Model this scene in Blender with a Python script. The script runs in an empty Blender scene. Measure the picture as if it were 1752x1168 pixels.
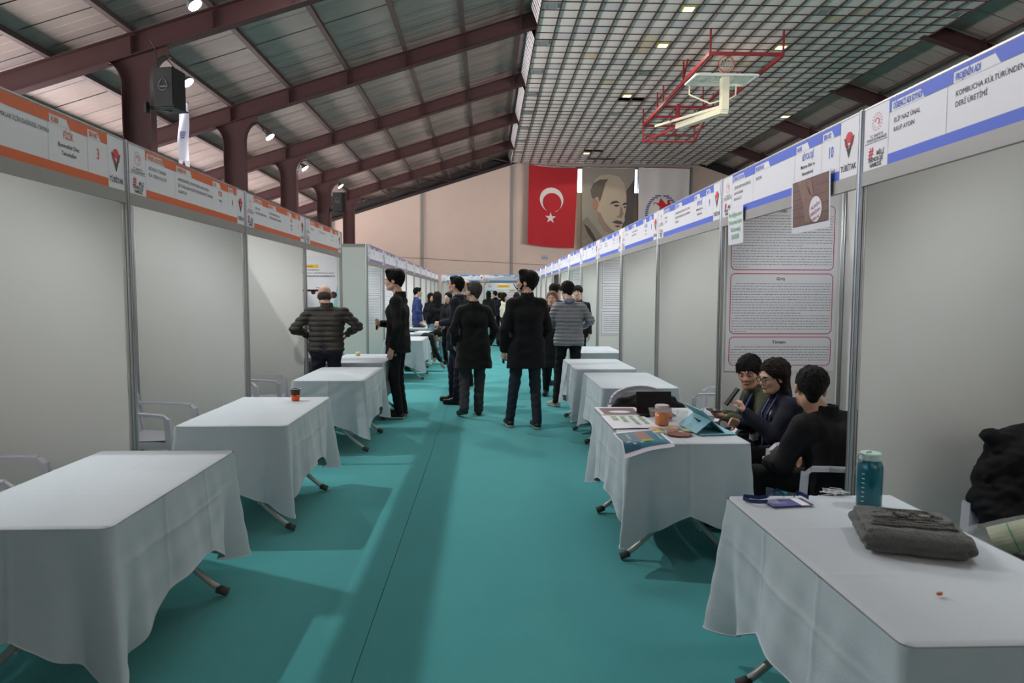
import bpy, bmesh, math, random
import numpy as np
from mathutils import Vector, Matrix
random.seed(7)
sc = bpy.context.scene
COL = sc.collection
PI = math.pi

# ------------------------------------------------------------ camera, world, lights, exposure
CAMH = 1.5821
CR = ((0.99928518, -0.03766867, 0.00319227), (5.6641e-4, -6.95150895e-2, -9.97580739e-1), (0.03779945, 0.99686946, -0.06944406))
cd = bpy.data.cameras.new('camera')
cam = bpy.data.objects.new('camera', cd); COL.objects.link(cam)
A_, B_, C_ = [Vector(v) for v in CR]
m = Matrix.Identity(4)
for i in range(3):
    m[i][0] = A_[i]; m[i][1] = -B_[i]; m[i][2] = -C_[i]
m[2][3] = CAMH
cam.matrix_world = m
cd.sensor_width = 36; cd.lens = 1150.07 / 1752 * 36; cd.clip_start = .05; cd.clip_end = 300
cd.dof.use_dof = True; cd.dof.focus_distance = 8.0; cd.dof.aperture_fstop = 4.5
sc.camera = cam
sc.view_settings.view_transform = 'Standard'; sc.view_settings.look = 'None'
sc.view_settings.gamma = 1; sc.view_settings.use_curve_mapping = False
sc.view_settings.exposure = 0.9
sc.cycles.max_bounces = 8; sc.cycles.diffuse_bounces = 4; sc.cycles.glossy_bounces = 3
sc.cycles.transmission_bounces = 6; sc.cycles.transparent_max_bounces = 8
sc.cycles.caustics_reflective = False; sc.cycles.caustics_refractive = False
sc.cycles.sample_clamp_indirect = 4

w = bpy.data.worlds.new('sky'); sc.world = w; w.use_nodes = True
w.node_tree.nodes['Background'].inputs[0].default_value = (.80, .88, 1.0, 1)
w.node_tree.nodes['Background'].inputs[1].default_value = 7

def lin(c):
    return tuple(((v/255)/12.92 if v/255 <= .04045 else ((v/255+.055)/1.055)**2.4) for v in c)

def area(name, loc, target, sx, sy, power, col, spread=180):
    l = bpy.data.lights.new(name, 'AREA'); l.shape = 'RECTANGLE'; l.size = sx; l.size_y = sy
    l.energy = power; l.color = col; l.spread = math.radians(spread)
    o = bpy.data.objects.new(name, l); COL.objects.link(o); o.location = loc
    d = Vector(target) - Vector(loc); o.rotation_euler = d.to_track_quat('-Z', 'Y').to_euler()
    return o
# daylight through the high window strips of the side walls, then unseen fill lamps added for brightness
area('daylight_left', (-14.6, 23, 4.2), (0, 23, 12.5), 44, 1.5, 1900, (1, .955, .955), 96)
area('daylight_right', (30.5, 24, 4.2), (4, 46, 4.5), 40, 1.5, 900, (1, .95, .94), 50)
area('fill_behind_camera', (3, -8.8, 4.5), (1, 10, 1.5), 9, 4, 90, (1, .97, .96))  # weak fill added behind the camera; the front wall has no opening
area('fill_ceiling_uplight', (8, -8.6, 8.6), (8, 0, 14), 18, 1.6, 650, (1, .95, .93), 100)  # unseen uplight added behind the camera to brighten ceiling and roof
area('fill_overhead', (-1.0, 3.0, 9.0), (-1.0, 3.0, 0), 2.6, 9, 14, (1, .98, .97))  # soft overhead fill added for the near tabletops, no skylight is built
area('fill_overhead_far', (-1.0, 14.5, 9.2), (-.8, 14.5, 0), 2.0, 9, 400, (1, .99, 1))  # the same added overhead fill, further down the aisle
# hall floodlights: position of each lamp head (lamp bodies are built further down)
FLOODS = [(-6.2, 6.2, 7.75), (-6.24, 15.0, 7.75), (-7.55, 17.6, 6.92), (-7.22, 23.0, 6.82), (-7.75, 29.3, 6.95), (-7.56, 35.4, 7.17),
          (23.6, 5.2, 6.9), (23.6, 11.4, 6.9), (23.6, 17.6, 6.9), (23.6, 23.7, 6.9), (23.6, 29.8, 6.9)]
FLOOD_W = 210
LAMPS = [(6.15, 20.945), (6.15, 23.945), (6.15, 29.945), (10.35, 23.945), (14.55, 32.945), (6.15, 41.945),
         (6.15, 8.945), (6.15, 14.945), (10.35, 8.945), (10.35, 14.945)]
for i, p in enumerate(FLOODS):
    l = bpy.data.lights.new('flood_beam', 'SPOT'); l.energy = (620 if i < 2 else FLOOD_W) if p[0] < 8 else FLOOD_W*.35; l.color = (1, .965, .95); l.spot_size = 2.5
    l.spot_blend = .8; l.shadow_soft_size = .07
    o = bpy.data.objects.new('flood_beam', l); COL.objects.link(o)
    s = 1 if p[0] < 8 else -1
    o.location = (p[0] + .16*s, p[1] - .05, p[2] - .14)
    o.rotation_euler = Vector((s*.95, -.12, -1)).to_track_quat('-Z', 'Y').to_euler()

# ------------------------------------------------------------ materials
MATS = {}
def M(name, rgb, rough=.6, metal=0., var=.08, scale=12., bump=0., bscale=60., emit=0., trans=0., alpha=1., spec=.5, coat=0., sheen=0., stretch=None):
    if name in MATS: return MATS[name]
    mt = bpy.data.materials.new(name); mt.use_nodes = True
    nt = mt.node_tree; N = nt.nodes; L = nt.links; b = N['Principled BSDF']
    c = lin(rgb)
    b.inputs['Base Color'].default_value = (*c, 1)
    b.inputs['Roughness'].default_value = rough; b.inputs['Metallic'].default_value = metal
    b.inputs['Specular IOR Level'].default_value = spec
    b.inputs['Coat Weight'].default_value = coat
    b.inputs['Sheen Weight'].default_value = sheen
    tc = N.new('ShaderNodeTexCoord'); mp = N.new('ShaderNodeMapping')
    L.new(tc.outputs['Object'], mp.inputs[0])
    if stretch: mp.inputs['Scale'].default_value = stretch
    if var:
        nz = N.new('ShaderNodeTexNoise'); nz.inputs['Scale'].default_value = scale; nz.inputs['Detail'].default_value = 4
        L.new(mp.outputs[0], nz.inputs['Vector'])
        mx = N.new('ShaderNodeMix'); mx.data_type = 'RGBA'
        mx.inputs[6].default_value = (*[v*(1-var) for v in c], 1)
        mx.inputs[7].default_value = (*[min(1, v*(1+var)) for v in c], 1)
        L.new(nz.outputs['Fac'], mx.inputs[0]); L.new(mx.outputs[2], b.inputs['Base Color'])
    if bump:
        n2 = N.new('ShaderNodeTexNoise'); n2.inputs['Scale'].default_value = bscale; n2.inputs['Detail'].default_value = 3
        L.new(mp.outputs[0], n2.inputs['Vector'])
        bp = N.new('ShaderNodeBump'); bp.inputs['Strength'].default_value = bump; bp.inputs['Distance'].default_value = .02
        L.new(n2.outputs['Fac'], bp.inputs['Height']); L.new(bp.outputs[0], b.inputs['Normal'])
    if emit:
        b.inputs['Emission Color'].default_value = (*c, 1); b.inputs['Emission Strength'].default_value = emit
    if trans:
        b.inputs['Transmission Weight'].default_value = trans
    if alpha < 1: b.inputs['Alpha'].default_value = alpha
    MATS[name] = mt
    return mt
carpet = M('carpet', (70, 162, 165), .95, var=.07, scale=3, bump=.5, bscale=400, spec=.15, sheen=.15)
laminate = M('white_laminate', (223, 223, 219), .32, var=.03, scale=2, spec=.5)
alu = M('aluminium', (176, 176, 176), .35, .75, var=.06, scale=8)
alu_dark = M('aluminium_rail', (150, 148, 144), .5, .25, var=.08, scale=5)
board_w = M('sign_board_white', (226, 226, 232), .5, var=.02)
ink = M('print_dark_ink', (58, 56, 60), .7, var=0)
ink_grey = M('print_grey_ink', (118, 116, 120), .7, var=0)
ink_red = M('print_red_ink', (205, 34, 50), .6, var=0)
ink_pink = M('print_pink_ink', (226, 150, 160), .6, var=0)
ink_green = M('print_green_ink', (120, 180, 130), .6, var=0)
ROWC = {'orange': M('print_orange', (214, 96, 40), .5, var=.03), 'blue': M('print_blue', (72, 100, 205), .5, var=.03),
        'purple': M('print_purple', (150, 112, 170), .5, var=.03), 'sky': M('print_sky_blue', (52, 142, 208), .5, var=.03)}
linen = M('white_linen', (186, 196, 203), .85, var=.03, scale=30, bump=.10, bscale=180, spec=.2, sheen=.2)
steel = M('maroon_steel_paint', (70, 43, 43), .55, var=.12, scale=4, spec=.35)
purlin_m = M('brown_purlin_paint', (68, 54, 52), .6, var=.12, scale=6)
foil = M('silver_roof_foil', (178, 158, 152), .40, .35, var=.22, scale=.9, bump=.6, bscale=1.3)
tile_m = M('ceiling_tile', (214, 200, 194), .7, var=.05, scale=3)
tile_o = M('ceiling_tile_yellowed', (200, 180, 156), .7, var=.08, scale=3)
bar_m = M('ceiling_bar_maroon', (64, 34, 36), .6, var=.1)
clad = M('gable_cladding', (212, 186, 174), .75, var=.05, scale=1.2, bump=.05, bscale=8)
trim_m = M('gutter_grey', (140, 140, 140), .5, .2, var=.05)
black_pl = M('black_plastic', (13, 13, 14), .6, var=.1, spec=.25)
dark_m = M('vent_dark', (20, 20, 20), .9, var=0)
white_pl = M('white_chair_plastic', (190, 190, 200), .38, var=.04, scale=5)
leg_m = M('painted_leg_tube', (176, 176, 170), .4, .2, var=.05)
rubber = M('grey_rubber', (70, 68, 66), .8, var=.1)
lampglow = M('flood_lens', (240, 247, 255), .3, var=0, emit=40)
ceilglow = M('ceiling_lamp_lens', (255, 246, 190), .3, var=0, emit=14)
glass_w = M('window_glass', (225, 235, 245), .05, var=0, trans=1.0)

# ------------------------------------------------------------ mesh builders
def setp(o, label=None, cat=None, group=None, kind=None):
    if label: o['label'] = label
    if cat: o['category'] = cat
    if group: o['group'] = group
    if kind: o['kind'] = kind
    return o

def link(name, me, parent=None, mat=None):
    o = bpy.data.objects.new(name, me); COL.objects.link(o)
    if parent is not None: o.parent = parent
    if mat is not None and me is not None:
        if not me.materials: me.materials.append(mat)
    if me is not None and me.get('stuff'): o['kind'] = 'stuff'
    return o
PRINT = {'lettering', 'small_lettering', 'heading', 'field_and_number', 'divider', 'colour_stripe', 'round_emblem', 'v_logo', 'round_logo', 'text_lines', 'red_outline', 'outline', 'striped_ring', 'net', 'hash_sign',
         'blue_print', 'red_print', 'heading_bar', 'drawing_print', 'fruit_print', 'plank_print', 'edge_stitch', 'louvre', 'skirt_bars', 'brow_print', 'eye_print', 'emblem', 'torn_tail', 'target_square'}

def empty(name, loc=(0, 0, 0), rz=0, **k):
    o = bpy.data.objects.new(name, None); COL.objects.link(o); o.empty_display_size = .1
    o.location = loc; o.rotation_euler = (0, 0, rz)
    return setp(o, **k)

def wloc(p):
    v = Vector((0, 0, 0))
    while p is not None:
        v = v + p.location; p = p.parent
    return v

class MB:
    def __init__(s): s.v = []; s.f = []
    def add(s, vs, fs):
        n = len(s.v); s.v += [tuple(v) for v in vs]; s.f += [tuple(i+n for i in f) for f in fs]; return s
    def box(s, x0, x1, y0, y1, z0, z1):
        return s.add([(x0,y0,z0),(x1,y0,z0),(x1,y1,z0),(x0,y1,z0),(x0,y0,z1),(x1,y0,z1),(x1,y1,z1),(x0,y1,z1)],
                     [(3,2,1,0),(4,5,6,7),(0,1,5,4),(1,2,6,5),(2,3,7,6),(3,0,4,7)])
    def obox(s, c, sz, R=None, b=0):
        R = R or Matrix.Identity(3); c = Vector(c)
        if b <= 0:
            vs = [c + R @ Vector((x*sz[0]/2, y*sz[1]/2, z*sz[2]/2)) for x, y, z in
                  [(-1,-1,-1),(1,-1,-1),(1,1,-1),(-1,1,-1),(-1,-1,1),(1,-1,1),(1,1,1),(-1,1,1)]]
            return s.add(vs, [(3,2,1,0),(4,5,6,7),(0,1,5,4),(1,2,6,5),(2,3,7,6),(3,0,4,7)])
        bm = bmesh.new(); bmesh.ops.create_cube(bm, size=1)
        for v in bm.verts: v.co = Vector((v.co.x*sz[0], v.co.y*sz[1], v.co.z*sz[2]))
        bmesh.ops.bevel(bm, geom=bm.edges[:], offset=b, segments=2, affect='EDGES', profile=.5)
        bm.verts.ensure_lookup_table()
        for i, v in enumerate(bm.verts): v.index = i
        s.add([c + R @ v.co for v in bm.verts], [[v.index for v in f.verts] for f in bm.faces]); bm.free(); return s
    def beam(s, p, q, wd, h, up=(0, 0, 1)):
        p, q = Vector(p), Vector(q); d = (q-p).normalized(); u = Vector(up)
        x = d.cross(u)
        if x.length < 1e-4: x = d.cross(Vector((1, 0, 0)))
        x.normalize(); y = x.cross(d)
        vs = [a + x*wd/2*i + y*h/2*j for a in (p, q) for i, j in ((-1,-1),(1,-1),(1,1),(-1,1))]
        return s.add(vs, [(3,2,1,0),(4,5,6,7),(0,1,5,4),(1,2,6,5),(2,3,7,6),(3,0,4,7)])
    def tube(s, pts, r, n=8, cap=True):
        pts = [Vector(p) for p in pts]; rs = r if isinstance(r, (list, tuple)) else [r]*len(pts)
        ref = None; base = len(s.v); rings = []
        for i, p in enumerate(pts):
            d = (pts[min(i+1, len(pts)-1)] - pts[max(i-1, 0)]).normalized()
            if ref is None:
                ref = d.cross(Vector((0, 0, 1)))
                if ref.length < 1e-3: ref = d.cross(Vector((1, 0, 0)))
            ref = (ref - d*ref.dot(d)).normalized(); up = d.cross(ref)
            rings.append([p + (ref*math.cos(2*PI*k/n) + up*math.sin(2*PI*k/n))*rs[i] for k in range(n)])
        vs = [v for g in rings for v in g]; fs = []
        for i in range(len(pts)-1):
            for k in range(n):
                fs.append((i*n+k, i*n+(k+1) % n, (i+1)*n+(k+1) % n, (i+1)*n+k))
        if cap:
            fs.append(tuple(range(n))[::-1]); fs.append(tuple((len(pts)-1)*n+k for k in range(n)))
        return s.add(vs, fs)
    def lathe(s, prof, c=(0, 0, 0), n=24, cap=True):
        vs = [(c[0]+r*math.cos(2*PI*k/n), c[1]+r*math.sin(2*PI*k/n), c[2]+z) for r, z in prof for k in range(n)]
        fs = [(i*n+k, i*n+(k+1) % n, (i+1)*n+(k+1) % n, (i+1)*n+k) for i in range(len(prof)-1) for k in range(n)]
        if cap:
            fs.append(tuple(range(n))[::-1]); fs.append(tuple((len(prof)-1)*n+k for k in range(n)))
        return s.add(vs, fs)
    def poly(s, pts): return s.add(pts, [tuple(range(len(pts)))])
    def prism(s, pts, nv):  # extruded polygon
        n = len(pts); nv = Vector(nv); a = [Vector(p) for p in pts]; b = [p+nv for p in a]
        return s.add(a+b, [tuple(range(n))[::-1], tuple(range(n, 2*n))] + [(i, (i+1) % n, (i+1) % n+n, i+n) for i in range(n)])
    def grid(s, fn, nu, nv):
        vs = [fn(i/nu, j/nv) for i in range(nu+1) for j in range(nv+1)]
        fs = [(i*(nv+1)+j, (i+1)*(nv+1)+j, (i+1)*(nv+1)+j+1, i*(nv+1)+j+1) for i in range(nu) for j in range(nv)]
        return s.add(vs, fs)
    def mesh(s, name, mat=None, smooth=False, off=None):
        me = bpy.data.meshes.new(name)
        vs = s.v if off is None else [(v[0]-off[0], v[1]-off[1], v[2]-off[2]) for v in s.v]
        me.from_pydata(vs, [], s.f)
        if mat: me.materials.append(mat)
        if name in PRINT: me['stuff'] = 1
        if smooth:
            me.polygons.foreach_set('use_smooth', [True]*len(me.polygons))
        me.update()
        return me
    def build(s, name, mat, parent=None, smooth=False, world=False, **k):
        off = wloc(parent) if (world and parent is not None) else None
        o = link(name, s.mesh(name, mat, smooth, off), parent)
        return setp(o, **k)

def copy_tree(o, parent=None, loc=None, rz=None, label=None, group=None):
    c = o.copy(); COL.objects.link(c)
    if parent is not None: c.parent = parent
    if loc is not None: c.location = loc
    if rz is not None: c.rotation_euler = (0, 0, rz)
    if label: c['label'] = label
    if group: c['group'] = group
    for ch in [x for x in o.children]: copy_tree(ch, c)
    return c

_txt = {}
def glyphs(s, bold=0.0):
    k = (s, bold)
    if k not in _txt:
        cu = bpy.data.curves.new('t', 'FONT'); cu.body = s; cu.size = 1; cu.resolution_u = 2; cu.offset = bold
        ob = bpy.data.objects.new('t', cu)
        me = bpy.data.meshes.new_from_object(ob)
        vs = [tuple(v.co) for v in me.vertices]; fs = [tuple(p.vertices) for p in me.polygons]
        wd = max([v[0] for v in vs] or [0])
        _txt[k] = (vs, fs, wd)
        bpy.data.objects.remove(ob); bpy.data.curves.remove(cu); bpy.data.meshes.remove(me)
    return _txt[k]
def text(mb, s, O, R, U, size, align='l', sx=1., bold=0., maxw=None):
    """flat lettering: baseline origin O, right vector R, up vector U"""
    O, R, U = Vector(O), Vector(R), Vector(U)
    vs, fs, wd = glyphs(s, bold)
    if maxw and wd*size*sx > maxw: sx = maxw/(wd*size)
    o = {'l': 0, 'c': -wd/2, 'r': -wd}[align]
    mb.add([O + R*((v[0]+o)*size*sx) + U*(v[1]*size) for v in vs], fs)
    return mb
def disc(mb, O, R, U, c, r, r2=0, n=20, a0=0, a1=2*PI):
    O, R, U = Vector(O), Vector(R), Vector(U)
    P = lambda a, q: O + R*(c[0]+q*math.cos(a)) + U*(c[1]+q*math.sin(a))
    if r2 == 0 and a1-a0 > 6.2: mb.poly([P(2*PI*k/n, r) for k in range(n)])
    else:
        for k in range(n):
            a, b = a0+(a1-a0)*k/n, a0+(a1-a0)*(k+1)/n
            mb.poly([P(a, r2), P(a, r), P(b, r), P(b, r2)])
    return mb
def rect(mb, O, R, U, x0, x1, y0, y1):
    O, R, U = Vector(O), Vector(R), Vector(U)
    return mb.poly([O+R*x0+U*y0, O+R*x1+U*y0, O+R*x1+U*y1, O+R*x0+U*y1])
def pl(mb, O, R, U, pts):
    O, R, U = Vector(O), Vector(R), Vector(U)
    return mb.poly([O+R*x+U*y for x, y in pts])

# ------------------------------------------------------------ setting: floor, walls
YB = 46.0           # gable wall
fl = MB().box(-15, 31, -9, 47, -.12, -.012).build('floor', M('concrete', (110, 108, 104), .9), kind='structure')
sm = MB().box(0, 1.996, 0, 56, -.012, 0).mesh('carpet_strip', carpet)
for i in range(-6, 10):
    o = link('carpet_strip', sm, fl); o.location = (-.55 + 2*i, -9, 0)

def roofz(x, off=0.):    # underside of the rafters
    xx = x if x < 8.05 else 16.1-x
    return 7.18 + .3215*(xx+8.3) + off
wb = MB()
def gable(x0, x1, z0=0., z1=None):
    pts = [(x0, YB, z0), (x1, YB, z0)]
    if z1 is None:
        pts += [(x1, YB, roofz(x1, .02))]
        if x0 < 8.05 < x1: pts += [(8.05, YB, roofz(8.05, .02))]
        pts += [(x0, YB, roofz(x0, .02))]
    else: pts += [(x1, YB, z1), (x0, YB, z1)]
    wb.prism(pts, (0, .25, 0))
gable(-15, 3.0); gable(3.0, 13.4, 0, 8.45); gable(3.0, 13.4, 10.16); gable(13.4, 31)
wall_back = wb.build('wall_back', clad, kind='structure')
def gap_backing(xa, xb):  # dark strip added behind the gap under the roof to block the sky
    MB().prism([(xa, YB+.26, roofz(xa, -.1)), (xb, YB+.26, roofz(xb, -.1)), (xb, YB+.26, roofz(xb, .78)), (xa, YB+.26, roofz(xa, .78))], (0, .06, 0)).build('gap_backing_strip', M('gap_backing_dark', (52, 44, 42), .8), wall_back)
gap_backing(-15, 8.05); gap_backing(8.05, 31)
for i, x in enumerate([-10.4, -4.33, 1.72, 13.95, 20.2]):
    MB().box(x-.07, x+.07, YB-.09, YB-.002, 0, min(roofz(x), 10.3)-.05).build('trim_%d' % (i+1), trim_m, kind='structure')
win = empty('window_1', (2.7, YB, 8.45), kind='structure')
fr = MB()
fr.box(3.0, 13.4, YB+.05, YB+.12, 8.45, 8.52).box(3.0, 13.4, YB+.05, YB+.12, 10.09, 10.16)
for i in range(11): fr.box(2.98+i*1.04, 3.04+i*1.04, YB+.05, YB+.12, 8.5, 10.1)
fr.build('window_frame', trim_m, win, world=True)
for i in range(10): MB().box(3.04+i*1.04, 4.02+i*1.04, YB+.08, YB+.086, 8.52, 10.09).build('pane', glass_w, win, world=True)
MB().box(-15.2, -15, -9, 47, 0, 3.4).box(-15.2, -15, -9, 47, 4.95, 5.7).build('wall_left', clad, kind='structure')
MB().box(31, 31.2, -9, 47, 0, 3.4).box(31, 31.2, -9, 47, 4.95, 5.7).build('wall_right', clad, kind='structure')
MB().box(-15, 31, -9.2, -9, 0, 13).build('wall_front', clad, kind='structure')
for k, x in enumerate((-15.1, 31.1)):
    wn = empty('window_%d' % (k+2), (x, 19, 3.4), kind='structure')
    f2 = MB()
    for y in range(-9, 48, 2): f2.box(x-.05, x+.05, y-.03, y+.03, 3.4, 4.95)
    f2.build('window_frame', trim_m, wn, world=True)
    MB().box(x-.004, x+.004, -9, 47, 3.4, 4.95).build('pane', glass_w, wn, world=True)
# roof of foil-faced panels, a metre wide each, on purlins
SL = math.atan(.3215)
for side in (-1, 1):
    rt = empty('roof_left' if side < 0 else 'roof_right', (8.05, 0, 0), kind='structure')
    pm = MB()
    n = 1.0167
    x0, x1 = -23.3, 0.
    zz = lambda x: roofz(8.05+x, .53+.16) if side < 0 else roofz(8.05-x, .53+.16)
    sx = 1 if side < 0 else -1
    pts = [(.016, 0), (.33, 0), (.335, .007), (.345, .007), (.35, 0), (.67, 0), (.675, .007), (.685, .007), (.69, 0), (n-.016, 0)]
    segs = 6
    for i in range(segs):
        a, b = x0+(x1-x0)*i/segs, x0+(x1-x0)*(i+1)/segs
        za, zb = roofz(8.05+a, .69), roofz(8.05+b, .69)
        for (ya, da), (yb, db) in zip(pts, pts[1:]):
            pm.add([(a*sx, ya, za-da), (b*sx, ya, zb-da), (b*sx, yb, zb-db), (a*sx, yb, za-db)], [(0, 1, 2, 3)])
    za, zb = roofz(8.05+x0, .75), roofz(8.05, .75)
    pm.add([(x0*sx, .0, za), (0, .0, zb), (0, n, zb), (x0*sx, n, za)], [(3, 2, 1, 0)])
    me = pm.mesh('roof_panel', foil)
    for k in range(56):
        o = link('roof_panel', me, rt); o.location = (0, -9+k*n, random.uniform(-.006, .006))
    for k in range(-3, 9):
        x = -8.37+1.9*k
        if x > 7.8 or x < -15: continue
        X = x if side < 0 else 16.1-x
        z = roofz(x, .53)
        MB().box(X-.035, X+.035, -9, YB, z+.02, z+.155).box(X-.075, X+.075, -9, YB, z+.005, z+.022).build('purlin', purlin_m, rt, world=True)
# the steel portal frames: tapered columns with curved heads under the rafters
def frame(y, side, label):
    t = empty('steel_frame', ((-8.3 if side < 0 else 24.4), y, 0), label=label, cat='frame', group='maroon steel portal frames')
    mx = (lambda x: x) if side < 0 else (lambda x: 16.1-x)
    r = MB(); xa, xb = -15, 8.05
    th = .53
    za, zb = roofz(xa), roofz(xb)
    P = lambda x, z, yy: (mx(x), y+yy, z)
    def slab(dz0, dz1, hw):
        vs = [P(x, roofz(x)+d, q) for x in (xa, xb) for d in (dz0, dz1) for q in (-hw, hw)]
        r.add(vs, [(0, 1, 3, 2), (4, 6, 7, 5), (0, 4, 5, 1), (2, 3, 7, 6), (0, 2, 6, 4), (1, 5, 7, 3)])
    slab(0, .022, .13); slab(th-.022, th, .13); slab(.02, th-.02, .012)
    for x in np.arange(-8.37, 8, 1.9): r.box(*(sorted((mx(x-.008), mx(x+.008)))), y-.12, y+.12, roofz(x)+.03, roofz(x)+th-.05)
    r.build('rafter', steel, t, world=True)
    c = MB()
    # column outline with quarter-round haunches
    xl, xr = -8.6, -7.95
    R = .42; out = []
    for k in range(9):
        a = k/8*PI/2
        out.append((xr+R-R*math.cos(a), roofz(xr)-.75+.02+R*math.sin(a)*1.5))
    outl = [(xl-R*.9+R*.9*math.cos(k/8*PI/2), roofz(xl)-.62+R*math.sin(k/8*PI/2)*1.3) for k in range(9)]
    web = [(xl, 0)] + outl + [(xl-R*.9, roofz(xl-R*.9)+.01), (xr+R, roofz(xr+R)+.01)] + out[::-1] + [(xr, 0)]
    c.prism([P(x, z, -.012) for x, z in web], (0, .024, 0))
    for path in ([(xr, 0)] + out, [(xl, 0)] + outl):
        for (ax, az), (bx_, bz) in zip(path, path[1:]):
            c.add([P(ax, az, -.14), P(ax, az, .14), P(bx_, bz, .14), P(bx_, bz, -.14)], [(0, 1, 2, 3)])
            c.add([P(ax+.02, az, -.14), P(ax+.02, az, .14), P(bx_+.02, bz, .14), P(bx_+.02, bz, -.14)], [(0, 1, 2, 3)])
            c.add([P(ax, az, -.14), P(ax+.02, az, -.14), P(bx_+.02, bz, -.14), P(bx_, bz, -.14)], [(0, 1, 2, 3)])
    c.build('column', steel, t, world=True)
    return t
ords = ['', '', 'nearest maroon frame, its rafter crossing the top left corner', 'first maroon frame with a loudspeaker on its column', 'second maroon frame from the loudspeaker, over the orange booths',
        'third maroon frame, middle one of the left row', 'fourth maroon frame, with the smaller loudspeaker on it', 'last maroon frame before the gable wall']
ys = [4.4, 10.5, 16.67, 22.83, 28.88, 34.97, 41.12]
names = ['maroon steel roof frame overhead near the camera', 'maroon steel roof frame overhead in front of the loudspeaker frame', 'maroon steel frame whose column carries the large black loudspeaker',
         'second maroon steel frame, standing just behind the hanging banner', 'third maroon steel frame, middle column of the five on the left',
         'fourth maroon steel frame, beside the small far loudspeaker', 'last maroon steel frame, just before the gable wall on the left']
namesr = ['dark steel frame above the right booths, closest to the camera', 'dark steel frame above the right booths, out at the top right', 'dark steel rafter behind the top right corner sign',
          'dark steel rafter right of the tiled ceiling, first full one from the top', 'dark steel rafter right of the tiled ceiling, second from the top',
          'dark steel rafter right of the tiled ceiling, third from the top', 'last dark steel rafter beside the far right end of the tiled ceiling']
for y, a, b in zip(ys, names, namesr):
    frame(y, -1, a); frame(y, 1, b)
# wind bracing between the last frame and the gable
br = empty('roof_bracing', (-6, 43.5, 7.5), label='thin dark cross bracing under the roof along the gable wall', cat='bracing')
for k in range(5):
    x0 = -8.4+2*k*1.0; x1 = x0+2
    for (a, b) in (((x0, 41.2), (x1, 45.9)), ((x1, 45.9), (x1, 41.2))):
        MB().beam((a[0], a[1], roofz(a[0], .2)), (b[0], b[1], roofz(b[0], .1)), .06, .06).build('brace', steel, br, world=True)
MB().beam((-14, 45.85, roofz(-14, -.02)), (8, 45.85, roofz(8, -.02)), .12, .16).build('edge_beam', M('dark_steel', (40, 30, 30), .7), br, world=True)

# ------------------------------------------------------------ dropped tile ceiling
CZ = 10.3; X0 = 1.65; TS = .6; Y00 = 20.645-.6*20
ceil = empty('ceiling', (X0, Y00, CZ), kind='structure')
NX = 22; NY = int((YB-.3-Y00)/TS)
tmesh = [MB().obox((.3, .3, .012), (.584, .584, .024), b=.002).mesh('ceiling_tile', mm) for mm in (tile_m, tile_o, M('ceiling_tile_dull', (196, 186, 186), .7))]
VENTS = [(1.95, 20.945+3*k) for k in range(8)] + [(6.15, y) for y in (26.945, 32.945, 35.945, 38.945)] + [(10.35, 20.945), (14.55, 20.945), (14.55, 26.945), (14.55, 29.945)]
special = {(round((x-X0-.3)/TS), round((y-Y00-.3)/TS)) for x, y in VENTS+LAMPS}
missing = {(7, 36), (8, 36), (7, 54), (8, 54), (9, 58), (10, 58), (8, 58)}
cnt = 0; rest = MB()
for j in range(NY):
    for i in range(NX):
        if (i, j) in missing: continue
        z = random.choice([0]*6+[.006, -.008])
        if j >= 20 and cnt < 290 and (i, j) not in special:
            mi = random.choices([0, 1, 2], [18, 1, 2])[0]
            o = link('ceiling_tile', tmesh[mi], ceil); o.location = (i*TS, j*TS, .02+z); cnt += 1
        else:
            rest.obox((i*TS+.3, j*TS+.3, .032+z), (.578, .578, .024))
setp(rest.build('ceiling_tiles', tile_m, ceil), kind='stuff')
bl = MB().box(-.019, .019, 0, NY*TS, -.026, .02).mesh('grid_bar', bar_m)
for i in range(NX+1):
    o = link('grid_bar', bl, ceil); o.location = (i*TS, 0, 0)
bc = MB().box(0, NX*TS, -.009, .009, -.006, .02).mesh('cross_bar', bar_m)
for j in range(NY+1):
    o = link('cross_bar', bc, ceil); o.location = (0, j*TS, 0)
MB().box(0, NX*TS, 0, NY*TS, .35, .37).build('ceiling_void_lining', M('void', (30, 28, 28), .9), ceil)
# slanted tile skirt on the left edge of the ceiling, and its twin on the right
for sgn, xe, nm in ((-1, 0, 'left'), (1, NX*TS, 'right')):
    sk = MB(); sb = MB()
    for j in range(NY+1):
        y = j*TS
        yy = Y00+y
        near = min(abs(yy-q) for q in ys)
        if near < .42: continue
        sk.add([(xe, y+.012, .02), (xe, y+TS-.012, .02), (xe+sgn*.33, y+TS-.012, .86), (xe+sgn*.33, y+.012, .86)], [(0, 1, 2, 3)])
        for q in (.3,): sb.beam((xe+sgn*.004, y+q, .02), (xe+sgn*.335, y+q, .86), .012, .012)
        sb.beam((xe+sgn*.004, y, .02), (xe+sgn*.335, y, .86), .02, .02)
    setp(sk.build('skirt_tiles', M('skirt_tile', (206, 198, 200), .7), ceil), kind='stuff')
    setp(sb.build('skirt_bars', bar_m, ceil), kind='stuff')
vm = MB().box(-.17, .17, -.17, .17, -.012, .02)
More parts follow.
